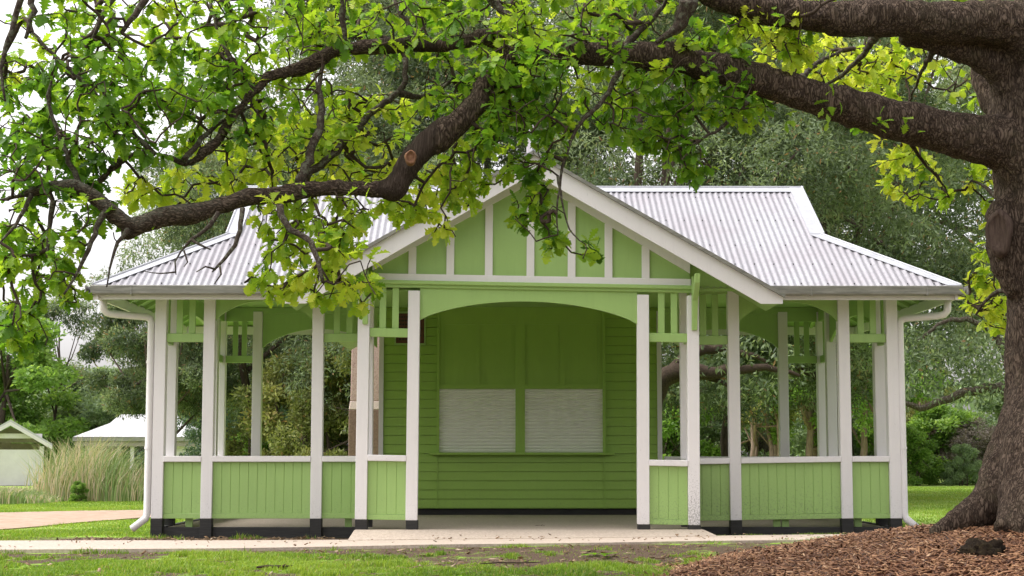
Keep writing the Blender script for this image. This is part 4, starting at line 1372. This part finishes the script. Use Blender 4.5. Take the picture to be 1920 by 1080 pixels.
# sprouts straight from the bark of the low limb
for px, py, n in ((1645, 228, 9), (1690, 232, 5), (1550, 212, 6), (1480, 225, 7), (1560, 168, 6), (1245, 118, 4), (300, 400, 3), (690, 345, 4), (560, 350, 5)):
    c = np.array(P(px, py, 12.35 if px > 1200 else 11.0))
    for j in range(n):
        v = rng.normal(0, 1, 3) + np.array((0, -.8, -.1)); v /= np.linalg.norm(v)
        pos.append(c + rng.normal(0, .035, 3)); dr.append(v); up.append(np.array((0, 0, 1.)) + rng.normal(0, .3, 3)); LL.append(rng.uniform(.05, .11)); tt.append(.5 + rng.normal(0, .1))
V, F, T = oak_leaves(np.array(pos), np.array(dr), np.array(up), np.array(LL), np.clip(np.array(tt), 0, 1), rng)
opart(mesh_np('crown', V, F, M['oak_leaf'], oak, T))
# a dropped sprig of leaves on the soil
c = on_z(1118, 1049, -.11)
k = 8
pos = np.array([(c[0] + rng.uniform(-.13, .13), c[1] + rng.uniform(-.05, .05), float(ground_z(*c)) + .03) for _ in range(k)])
dr = np.array([(rng.normal(), rng.normal() * .6, rng.uniform(-.1, .2)) for _ in range(k)]); dr /= np.linalg.norm(dr, axis=1)[:, None]
V, F, T = oak_leaves(pos - np.array((c[0], c[1], 0)), dr, np.tile((0, 0, 1.), (k, 1)), rng.uniform(.1, .15, k), np.full(k, .35), rng)
sp = mesh_np('fallen_sprig', V, F, M['oak_leaf'], None, T); sp.location = (c[0], c[1], 0)
tag(sp, 'fallen sprig of green oak leaves lying on the bare soil', 'leaves')
# ------------------------------------------------------------------ trees and shrubs behind
def blade_cloud(cent, per, spread, L, W, rng, droop=0.0, radial=.6, up=.2):
    """tufts of narrow leaves round the points cent; returns V, F (two triangles folded = quads), count"""
    n = len(cent) * per
    c = np.repeat(cent, per, 0)
    d = rng.normal(0, 1, (n, 3)); d[:, 2] += up - droop
    d /= np.linalg.norm(d, axis=1)[:, None]
    p = c + d * (spread * rng.uniform(.1, 1, n) ** .7)[:, None]
    a = d * radial + rng.normal(0, .5, (n, 3)); a[:, 2] -= droop
    a /= np.linalg.norm(a, axis=1)[:, None]
    s = np.cross(a, rng.normal(0, 1, (n, 3))); s /= np.linalg.norm(s, axis=1)[:, None] + 1e-9
    l = (L * rng.uniform(.6, 1.3, n))[:, None]; w = (W * rng.uniform(.7, 1.3, n))[:, None]
    V = np.stack((p, p + a * l * .45 + s * w, p + a * l, p + a * l * .45 - s * w), 1).reshape(-1, 3)
    F = np.arange(n * 4).reshape(-1, 4)
    return V, F, n


def crown_points(rng, H, Rr, z0, nb, ntuft, shape='round'):
    """leaf clump centres over the shells of many small boughs"""
    blobs = []
    for i in range(nb):
        t = rng.uniform(0, 1)
        z = z0 + (H - z0) * t
        if shape == 'round': ww = Rr * (math.sin(PI * min(1, .12 + .80 * t)) ** .7)
        elif shape == 'cone': ww = Rr * (1 - t) ** .8 + .1
        elif shape == 'spread': ww = Rr * (.75 + .25 * math.sin(PI * t)) * (1 if t < .7 else (1 - ((t - .7) / .3) ** 2 * .6))
        else: ww = Rr * math.sqrt(max(.05, 1 - t ** 2.2))
        a = rng.uniform(0, 2 * PI); r = ww * rng.uniform(.15, 1) ** .6
        blobs.append((r * math.cos(a), r * math.sin(a), z, rng.uniform(.09, .20) * (Rr + H - z0) * .42))
    blobs = np.array(blobs)
    k = rng.integers(0, nb, ntuft)
    d = rng.normal(0, 1, (ntuft, 3)); d[:, 2] += .35; d /= np.linalg.norm(d, axis=1)[:, None]
    rr = blobs[k, 3] * rng.uniform(.45, 1.05, ntuft) ** .6
    p = blobs[k, :3] + d * rr[:, None] * np.array((1.15, 1.15, .75))
    p[:, 2] = np.maximum(p[:, 2], z0 * .6 + .1)
    return p, blobs, k


_kinds = {}
def crown_kind(key, seed, H, Rr, z0, nb, ntuft, per, spread, L, W, mat, shape, droop=0, stems=1, sr=.16, smat='trunk_far', lean=.1):
    """mesh data of one kind of tree: (trunk mesh, crown mesh)"""
    rng = np.random.default_rng(seed)
    p, blobs, k = crown_points(rng, H, Rr, z0, nb, ntuft, shape)
    V, F, n = blade_cloud(p, per, spread, L, W, rng, droop)
    bt = rng.uniform(-.28, .28, nb)
    t = np.clip(.45 + np.repeat(bt[k] + rng.normal(0, .12, ntuft), per) + rng.normal(0, .10, n), 0, .93)
    t[rng.uniform(0, 1, n) < .025] = 1
    cr = mesh_np('crown', V, F, M[mat], None, t)
    b = MB()
    for s in range(stems):
        a0 = s / stems * 2 * PI + rng.uniform(0, 1)
        x0, y0 = (.12 * stems * math.cos(a0), .12 * stems * math.sin(a0)) if stems > 1 else (0, 0)
        tx_, ty_ = rng.normal(0, lean, 2) * H + (np.array((math.cos(a0), math.sin(a0))) * Rr * .35 if stems > 1 else 0)
        top = np.array((tx_, ty_, z0 + (H - z0) * .75))
        pts = [np.array((x0, y0, -.1)) + (top - np.array((x0, y0, 0))) * q + np.array((rng.normal(0, .06), rng.normal(0, .06), 0)) * H * .12 * (q > 0) for q in np.linspace(0, 1, 8)]
        b.tube(pts, [sr * (1.25 if i == 0 else 1 - i / 8 * .75) for i in range(8)], 8)
        for i in rng.choice(nb, min(nb, 10 if stems == 1 else 5), replace=False):
            q = blobs[i, :3]; st_ = pts[int(rng.integers(2, 6))]
            m = (st_ + q) / 2 + np.array((0, 0, -.06 * H * rng.uniform(-.3, 1)))
            b.tube([st_, m, q], [sr * .42, sr * .28, sr * .1], 6)
    tr_ = b.build('trunk', M[smat], None, smooth=True)
    _kinds[key] = (tr_, cr, H, [True])


def plant(key, name, px, Y, top_py, label, cat='tree', group=None, sx=1.0, rz=0, zoff=0):
    """stands one plant of that kind at pixel column px and distance Y, its top at pixel row top_py"""
    t, c, H, fresh = _kinds[key]
    x = P(px, 860, Y).x; z = float(ground_z(x, Y)) + zoff
    h = P(px, top_py, Y).z - z
    root = tag(empty(name, (x, Y, z), rz), label, cat, group)
    s = h / H
    root.scale = (s * sx, s * sx, s)
    if fresh[0]:
        a, b = t, c; fresh[0] = False
        a.parent = root; b.parent = root
    else:
        a, b = t.copy(), c.copy()
        link(a, root); link(b, root)
    return root


crown_kind('olive', 31, 10.5, 4.3, 1.9, 110, 8600, 17, .17, .115, .015, 'olive_leaf', 'round', .15, sr=.17)
crown_kind('olive_low', 32, 9.0, 4.6, 2.3, 110, 8600, 17, .17, .115, .015, 'olive_leaf', 'spread', .3, sr=.16)
crown_kind('bush', 33, 4.6, 2.1, 2.1, 46, 3000, 16, .13, .10, .014, 'olive_leaf', 'round', .1, sr=.10)
crown_kind('dark', 34, 9.5, 3.4, .5, 60, 2600, 12, .22, .20, .045, 'dark_leaf', 'cone', .3, sr=.18)
crown_kind('mid', 35, 6.0, 3.6, .3, 55, 2600, 12, .24, .20, .05, 'mid_leaf', 'dome', .1, sr=.15)
crown_kind('bright', 36, 7.0, 3.0, .6, 50, 2600, 12, .24, .18, .06, 'bright_leaf', 'round', .15, sr=.16)
crown_kind('yellow', 37, 3.4, 1.7, .15, 44, 2200, 12, .14, .11, .022, 'yellow_leaf', 'dome', .05, sr=.06, stems=3)
crown_kind('shrub', 38, 2.6, 1.5, .12, 40, 1700, 12, .14, .10, .024, 'mid_leaf', 'dome', 0, sr=.05, stems=3)
crown_kind('bright_shrub', 39, 2.2, 1.3, .1, 34, 1500, 12, .13, .10, .03, 'bright_leaf', 'dome', 0, sr=.04, stems=3)
crown_kind('brush', 40, 2.6, 1.5, .1, 40, 1500, 14, .16, .15, .009, 'brush', 'dome', 0, sr=.035, stems=5)
crown_kind('gum', 41, 9.0, 2.4, 4.0, 14, 520, 12, .30, .20, .03, 'olive_leaf', 'round', .4, sr=.10)
crown_kind('melaleuca', 42, 6.0, 2.0, 2.2, 34, 1300, 12, .16, .12, .02, 'yellow_leaf', 'round', .2, sr=.10, stems=6, smat='trunk_pink')
crown_kind('small_tree', 43, 5.0, 1.9, 1.3, 40, 1900, 12, .16, .13, .03, 'bright_leaf', 'round', .3, sr=.13, stems=2, smat='trunk_pink')

G = 'grey green evergreens behind the pavilion'
plant('olive', 'evergreen_tree', 1222, 33, -30, 'tall grey green evergreen rising behind the gable finial', group=G)
plant('olive_low', 'evergreen_tree', 1583, 37, -20, 'broad grey green evergreen behind the right end of the roof', group=G, rz=1.9)
plant('olive_low', 'evergreen_tree', 1905, 68, -40, 'grey green evergreen behind the oak trunk with boughs hanging low', group=G, rz=4.1)
plant('olive', 'evergreen_tree', 850, 36, -10, 'grey green evergreen behind the roof left of the gable', group=G, rz=2.6)
plant('olive', 'evergreen_tree', 690, 39, -20, 'grey green evergreen behind the oak limbs left of the finial', group=G, rz=5.2)
plant('olive', 'evergreen_tree', 1378, 40, -10, 'grey green evergreen set back behind the ridge of the roof', group=G, rz=3.7)
plant('olive_low', 'evergreen_tree', 480, 37, 245, 'shorter grey green evergreen above the left hip of the roof', group=G, rz=.7, sx=.8)
plant('bush', 'evergreen_tree', 296, 36, 555, 'small rounded olive green tree beside the left downpipe', rz=.4, sx=.92)
plant('bright', 'leafy_tree', -5, 82, 585, 'bright green leafy tree at the left edge beyond the gabled shelter', sx=1.2)
plant('gum', 'gum_tree', 105, 85, 560, 'thin wispy gum tree against the white sky at left')
for px, Y, tp, k, sx, lb in ((70, 92, 690, 'mid', 1.5, 'soft green tree mass above the gabled shelter'), (190, 90, 700, 'mid', 1.4, 'soft green tree between the two far shelters'), (300, 84, 690, 'mid', 1.25, 'soft green tree behind the hipped shelter'),
                             (390, 88, 650, 'mid', 1.2, 'soft green tree right of the hipped shelter seen through the first bay')):
    plant(k, 'leafy_tree', px, Y, tp, lb, group='far trees on the left', sx=sx, rz=px * .1)
plant('dark', 'conifer_tree', 446, 52, 560, 'dark blue green tree seen through the left arch', sx=1.0)
plant('dark', 'conifer_tree', 512, 56, 600, 'dark tree behind the yellow bush in the left arch', sx=1.0, rz=2)
plant('yellow', 'yellow_bush', 560, 36, 668, 'yellow green bush in the left arch of the pavilion', 'bush', sx=1.1)
plant('yellow', 'yellow_bush', 655, 35, 640, 'tall olive yellow bush beside the granite pillar', 'bush', sx=.9, rz=2.2)
plant('bright_shrub', 'leafy_shrub', 500, 40, 790, 'low bright green shrub at the foot of the yellow bush', 'shrub', sx=1.1)
plant('olive_low', 'evergreen_tree', 575, 42, 250, 'dark evergreen whose boughs fill the top of the left arch', group=G, rz=3.0, sx=.95)
plant('melaleuca', 'paperbark_tree', 1428, 53, 590, 'cluster of thin pinkish stems seen through the right arch')
plant('small_tree', 'paperbark_tree', 1515, 53, 600, 'forked pink barked tree between the two rear posts at right', rz=.5)
plant('small_tree', 'paperbark_tree', 1632, 52, 590, 'crooked pink barked tree beside the right corner post', rz=2.4)
plant('melaleuca', 'paperbark_tree', 1725, 56, 640, 'slender paperbark just right of the right downpipe', rz=1.1, sx=.8)
for px, Y, tp, k, sx, lb in ((1262, 43, 735, 'bright_shrub', 1.0, 'green shrub beside the right edge of the kiosk wall'), (1330, 45, 700, 'shrub', 1.1, 'dull green shrub in the right arch before pale sky gaps'), (1385, 46, 715, 'brush', 1.0, 'dry grey brush left of the pinkish stems'),
                             (1560, 45, 690, 'shrub', 1.0, 'green shrub behind the right corner post'), (1712, 41, 808, 'bright_shrub', 1.0, 'fresh green bush on the lawn edge beside the right downpipe'),
                             (1765, 43, 770, 'bright_shrub', 1.3, 'round fresh green shrub on the right lawn edge'), (1805, 40.5, 835, 'shrub', .9, 'low dull green bush before the dry brush at right'), (1835, 42, 790, 'brush', 1.5, 'grey dry brush beside the oak trunk'), (1890, 44, 740, 'shrub', 1.2, 'green shrub half behind the oak trunk'), (1660, 46, 720, 'shrub', 1.2, 'dull green shrub behind the crooked tree')):
    plant(k, 'leafy_shrub', px, Y + 12, tp, lb, 'shrub', 'shrubs along the lawn edge', sx=sx, rz=px * .37)
# heavy low bough of the evergreens behind the right wing
bo = tag(empty('leaning_tree', tuple(P(1222, 860, 28)[:2]) + (float(ground_z(3, 28)),)), 'dark leaning tree whose heavy bough crosses the right arch', 'tree')
m = MB(); o0 = Vector(bo.location)
def bough(pts, y0, y1):
    p, r = resample(*poly3(pts, y0, y1), .12, .3, 9); m.tube([Vector(q) - o0 for q in p], r, 8)
bough([(1215, 905, 18), (1222, 800, 16), (1232, 735, 17), (1252, 705, 19), (1290, 698, 18), (1330, 700, 13), (1380, 692, 9), (1450, 690, 6), (1500, 705, 3)], 28, 27.6)
bough([(1245, 710, 14), (1290, 668, 12), (1340, 655, 9), (1400, 662, 6), (1440, 680, 3)], 28, 28.2)
bough([(1320, 700, 7), (1360, 720, 4), (1390, 735, 2)], 27.9, 27.6)
m.build('trunk', M['twig'], bo, smooth=True)
rg = np.random.default_rng(8)
cl = np.array([tuple(P(rg.uniform(1240, 1500), rg.uniform(625, 740), rg.uniform(27.3, 29)) - o0) for _ in range(80)])
V, F, n = blade_cloud(cl, 12, .16, .13, .02, rg, .4)
mesh_np('crown', V, F, M['olive_leaf'], bo, np.clip(rg.normal(.4, .2, n), 0, 1))
# second hanging bough to the right of the downpipe
bo2 = tag(empty('hanging_bough_tree', tuple(P(1905, 860, 30)[:2]) + (float(ground_z(9, 30)),)), 'mossy low bough curving across from behind the oak trunk', 'tree')
m = MB(); o0 = Vector(bo2.location)
bough([(1905, 905, 14), (1900, 800, 13), (1885, 735, 11), (1860, 728, 9), (1800, 738, 8), (1765, 752, 7), (1725, 764, 6), (1690, 752, 4), (1660, 738, 2)], 30, 29.5)
bough([(1720, 640, 3), (1760, 610, 4), (1800, 600, 5), (1860, 620, 6), (1900, 700, 9)], 30, 30)
m.build('trunk', M['limb'], bo2, smooth=True)
cl = np.array([tuple(P(rg.uniform(1690, 1890), rg.uniform(620, 745), rg.uniform(29, 31)) - o0) for _ in range(260)])
V, F, n = blade_cloud(cl, 12, .16, .12, .02, rg, .4)
mesh_np('crown', V, F, M['olive_leaf'], bo2, np.clip(rg.normal(.45, .2, n), 0, 1))

# far wood that closes the horizon
rg = np.random.default_rng(12)
def wood(n, x0, x1, y, h):
    xx = rg.uniform(x0, x1, n); top = h * (.65 + .5 * vnoise(xx, xx * 0, .09, 4)) * (.85 + .3 * vnoise(xx, xx * 0, .35, 9))
    zz = top * rg.uniform(0, 1, n) ** .75
    return np.stack((xx, y + rg.uniform(-4, 4, n), zz - .4), 1)
cl = wood(5200, -75, 80, 112, 6.3)
V, F, n = blade_cloud(cl, 9, .55, .55, .14, rg)
tag(mesh_np('distant_woodland', V, F, M['mid_leaf'], None, np.clip(.5 + np.repeat(rg.normal(0, .2, len(cl)), 9) + rg.normal(0, .08, n), 0, .95)), 'far belt of trees closing the park behind the lawn', kind='stuff')

# ------------------------------------------------------------------ reeds by the water's edge
def reeds(px0, px1, Y, tp, n, label, name, seed, hmin=.6, cat='reeds', wid=.011, t0=.35, dep=1.2):
    rg = np.random.default_rng(seed)
    x0, x1 = P(px0, 860, Y).x, P(px1, 860, Y).x; cx = (x0 + x1) / 2
    z = float(ground_z(cx, Y)); H = P(px0, tp, Y).z - z
    u = rg.beta(1.6, 1.6, n) * 2 - 1
    x = u * (x1 - x0) / 2; y = rg.uniform(-dep, dep, n)
    h = H * rg.uniform(hmin, 1, n) * (1 - .45 * np.abs(u) ** 2.5)
    h *= 1 - .28 * smoothstep(-.1, .7, u)
    an = rg.normal(-.2, 1.2, n); le = h * rg.uniform(.03, .75, n) ** 1.2
    bd = np.stack((np.where(rg.uniform(0, 1, n) < .68, 1, -1) * np.abs(np.cos(an)), np.sin(an) * .5, 0 * an), 1)
    sd = np.stack((np.ones(n), rg.normal(0, .5, n), 0 * an), 1); sd /= np.linalg.norm(sd, axis=1)[:, None]
    c = np.stack((x, y, 0 * x), 1); up = np.array((0, 0, 1.))
    pts = []
    for t, ww in ((0, .9), (.35, 1), (.7, .75), (1, .05)):
        q = c + bd * (le * t ** 2.2)[:, None] + up * (h * t * (1 - .12 * t))[:, None]
        pts += [q - sd * (wid * ww * .5), q + sd * (wid * ww * .5)]
    V = np.stack(pts, 1).reshape(-1, 3)
    b_ = np.arange(n)[:, None] * 8
    F = np.concatenate([b_ + np.array((2 * i, 2 * i + 1, 2 * i + 3, 2 * i + 2)) for i in range(3)])
    dry = (vnoise(x, y * 0, 1.5, 3) > .62) | ((u > -.45) & (u < .25))
    t = np.where(dry & (rg.uniform(0, 1, n) < .5), rg.uniform(.75, 1, n), np.clip(rg.normal(t0, .15, n), 0, .65))
    dead = (h < H * .6) & (rg.uniform(0, 1, n) < .35)
    t = np.where(dead, rg.uniform(.78, 1, n), t)
    o = mesh_np(name, V, F, M['reed'], None, np.tile(t, 3))
    o.location = (cx, Y, z)
    return tag(o, label, cat)
reeds(66, 296, 36.5, 790, 2000, 'tall clump of green and straw coloured reeds before the hipped shelter', 'reed_clump', 51, .38, wid=.016)
reeds(-60, 105, 34.5, 905, 2600, 'low strappy green plants at the left edge below the reeds', 'strappy_plants', 52, .5, 'plants', .022, .35, .9)
reeds(240, 330, 38, 860, 900, 'shorter pale grass clump beside the left corner post', 'grass_clump', 53, .5, 'plants')
plant('bright_shrub', 'leafy_shrub', 149, 35.2, 905, 'small bright green shrub at the foot of the reeds', 'shrub', sx=1.0)

# ------------------------------------------------------------------ the two far shelters
def shelter_hip():
    Y = 74.0
    x0, x1 = P(137, 820, Y).x, P(384, 820, Y).x
    ze, zr = P(260, 819, Y).z, P(260, 776.5, Y + 2).z
    xm = (x0 + x1) / 2; z0 = float(ground_z(xm, Y)); dp = 4.4
    r = tag(empty('hipped_shelter', (xm, Y, z0)), 'white park shelter with a hipped pale roof behind the reeds', 'shelter')
    hw = (x1 - x0) / 2; ze -= z0; zr -= z0
    rl, rr2 = P(224, 776, Y + 2).x - xm, P(330, 776, Y + 2).x - xm
    m = MB()
    vs = [(-hw, 0, ze), (hw, 0, ze), (hw, dp, ze), (-hw, dp, ze), (rl - .35, dp / 2 - .55, zr - .42), (rr2 + .35, dp / 2 - .55, zr - .42), (rr2 + .35, dp / 2 + .55, zr - .42), (rl - .35, dp / 2 + .55, zr - .42), (rl, dp / 2, zr), (rr2, dp / 2, zr)]
    vs2 = [(a, b, c - .06) for a, b, c in vs]
    fs = [(0, 1, 5, 4), (1, 2, 6, 5), (2, 3, 7, 6), (3, 0, 4, 7), (4, 5, 9, 8), (5, 6, 9), (6, 7, 8, 9), (7, 4, 8)]
    m.add(vs, fs); m.add(vs2, [tuple(reversed(f)) for f in fs])
    m.build('roof', M['far_roof'], r)
    m = MB(); m.box(-hw, hw, -.1, -.0, ze - .19, ze - .02); m.build('fascia', M['gutter'], r)
    m = MB(); m.box(-hw + .1, hw - .1, .02, .1, ze - .42, ze - .2); m.build('beam', M['far_brown'], r)
    for px in (163, 220, 245, 368):
        x = P(px, 850, Y).x - xm
        q = MB(); q.box(x - .08, x + .08, .25, .41, 0, ze - .1); q.build('post', M['far_white'], r)
    q = MB(); q.box(P(326, 850, Y).x - xm, P(384, 850, Y).x - xm, .5, .58, .35, ze - .35); q.build('wall_panel', M['far_white'], r)
    q = MB(); q.box(P(348, 850, Y).x - xm, P(350, 850, Y).x - xm, .48, .5, .35, ze - .35); q.build('wall_joint', M['far_brown'], r)
    q = MB(); q.box(-hw + .3, hw - .3, .2, dp - .3, -.3, .03); q.build('floor', M['concrete'], r)
def shelter_gable():
    Y = 70.0
    xa, zr = P(20, 788, Y).x, P(20, 787, Y).z
    z0 = float(ground_z(xa, Y)); r = tag(empty('gabled_shelter', (xa, Y, z0), math.atan2(-xa, Y)), 'white walled park shelter with an open pale gable at the left edge', 'shelter')
    zr -= z0; hw = P(95, 832, Y).x - xa; ze = P(95, 832, Y).z - z0
    wz = P(40, 843, Y).z - z0; wx = P(76, 850, Y).x - xa
    for s in (-1, 1):
        m = MB(); m.prism([(0, zr), (hw, ze), (hw, ze - .08), (0, zr - .09)], -.4, 4.6, lambda u, z, y: (s * u, y, z)); o = m.build('roof', M['far_roof'], r)
        m = MB(); m.prism([(0, zr - .09), (hw, ze - .08), (hw, ze - .24), (0, zr - .25)], -.42, -.34, lambda u, z, y: (s * u, y, z)); m.build('bargeboard', M['far_white'], o)
        q = MB(); q.box(s * wx - .09, s * wx + .09, -.08, .1, 0, ze - .1); q.build('post', M['far_white'], r)
    m = MB(); m.prism([(-hw * .82, ze + .05), (hw * .82, ze + .05), (0, zr - .3)], .5, .56, lambda u, z, y: (u, y, z)); m.build('gable_lining', M['far_brown'], r)
    m = MB(); m.box(-wx, wx, -.05, .03, P(40, 822, Y).z - z0, P(40, 813, Y).z - z0); m.build('tie_beam', M['far_white'], r)
    m = MB(); m.box(-wx, wx, -.04, .06, .02, wz); m.build('front_wall', M['far_white'], r)
    m = MB(); m.box(-wx, wx, 4.0, 4.08, .02, wz + .3); m.build('rear_wall', M['far_brown'], r)
    for px in (12,):
        x = P(px, 840, Y).x - xa
        q = MB(); q.box(x - .2, x + .2, 2, 2.3, 0, zr - .6); q.build('chimney_column', M['far_brown'], r)
    q = MB(); q.box(-wx, wx, .08, 3.9, -.3, .02); q.build('floor', M['concrete'], r)
shelter_hip(); shelter_gable()

# ------------------------------------------------------------------ granite pillar behind the left arch
Yg = 29.0
x0, x1 = P(656.5, 800, Yg).x, P(722, 800, Yg).x
gm_ = tag(empty('granite_pillar', ((x0 + x1) / 2, Yg, float(ground_z((x0 + x1) / 2, Yg)))), 'polished pink granite pillar on a dark plinth seen left of the kiosk', 'monument')
g0 = gm_.location.z; hw = (x1 - x0) / 2
za, zb_, zc_ = P(680, 769, Yg).z - g0, P(680, 753, Yg).z - g0, P(680, 560, Yg).z - g0
def frust(b, h0, w0, h1, w1): b.add([(-w0, -w0, h0), (w0, -w0, h0), (w0, w0, h0), (-w0, w0, h0), (-w1, -w1, h1), (w1, -w1, h1), (w1, w1, h1), (-w1, w1, h1)], [(3, 2, 1, 0), (4, 5, 6, 7), (0, 1, 5, 4), (1, 2, 6, 5), (2, 3, 7, 6), (3, 0, 4, 7)])
m = MB(); frust(m, -.1, hw * 1.0, za, hw); m.build('plinth', M['granite_dark'], gm_, bevel=.01)
m = MB(); frust(m, za + .001, hw * 1.0, zb_, hw * .93); m.build('cap_course', M['granite_pale'], gm_, bevel=.01)
m = MB(); frust(m, zb_ + .001, hw * .92, zc_, hw * .84); frust(m, zc_, hw * .84, zc_ + .3, .02); m.build('shaft', M['granite'], gm_, bevel=.01)

# ------------------------------------------------------------------ light: bright overcast
w = bpy.data.worlds.new('World'); scene.world = w; w.use_nodes = True
nt = w.node_tree; bg = nt.nodes['Background']
sk = nt.nodes.new('ShaderNodeTexSky'); sk.sky_type = 'NISHITA'; sk.sun_disc = False
SE, SA = math.radians(58), math.radians(-92)
sk.sun_elevation = SE; sk.sun_rotation = SA; sk.air_density = 1.2; sk.dust_density = 4; sk.ozone_density = 1
hs = nt.nodes.new('ShaderNodeHueSaturation'); hs.inputs['Saturation'].default_value = .10; hs.inputs['Value'].default_value = 1.12
nt.links.new(sk.outputs[0], hs.inputs['Color']); tn = nt.nodes.new('ShaderNodeMix'); tn.data_type = 'RGBA'; tn.blend_type = 'MULTIPLY'; tn.inputs[0].default_value = 1; tn.inputs[7].default_value = (1.015, .985, 1.0, 1)
nt.links.new(hs.outputs[0], tn.inputs[6]); nt.links.new(tn.outputs[2], bg.inputs['Color'])
bg.inputs['Strength'].default_value = .15
sun = bpy.data.lights.new('sun', 'SUN'); sun.energy = 1.0; sun.angle = math.radians(20); sun.color = (1, .96, .9)
so = link(bpy.data.objects.new('sun', sun))
dv = Vector((math.sin(SA) * math.cos(SE), math.cos(SA) * math.cos(SE), math.sin(SE)))
so.rotation_euler = dv.to_track_quat('Z', 'Y').to_euler()
vs_ = scene.view_settings
vs_.view_transform = 'Standard'; vs_.look = 'None'; vs_.gamma = 1; vs_.exposure = EXPOSURE
scene.cycles.max_bounces = 8; scene.cycles.transparent_max_bounces = 8; scene.cycles.use_denoising = True
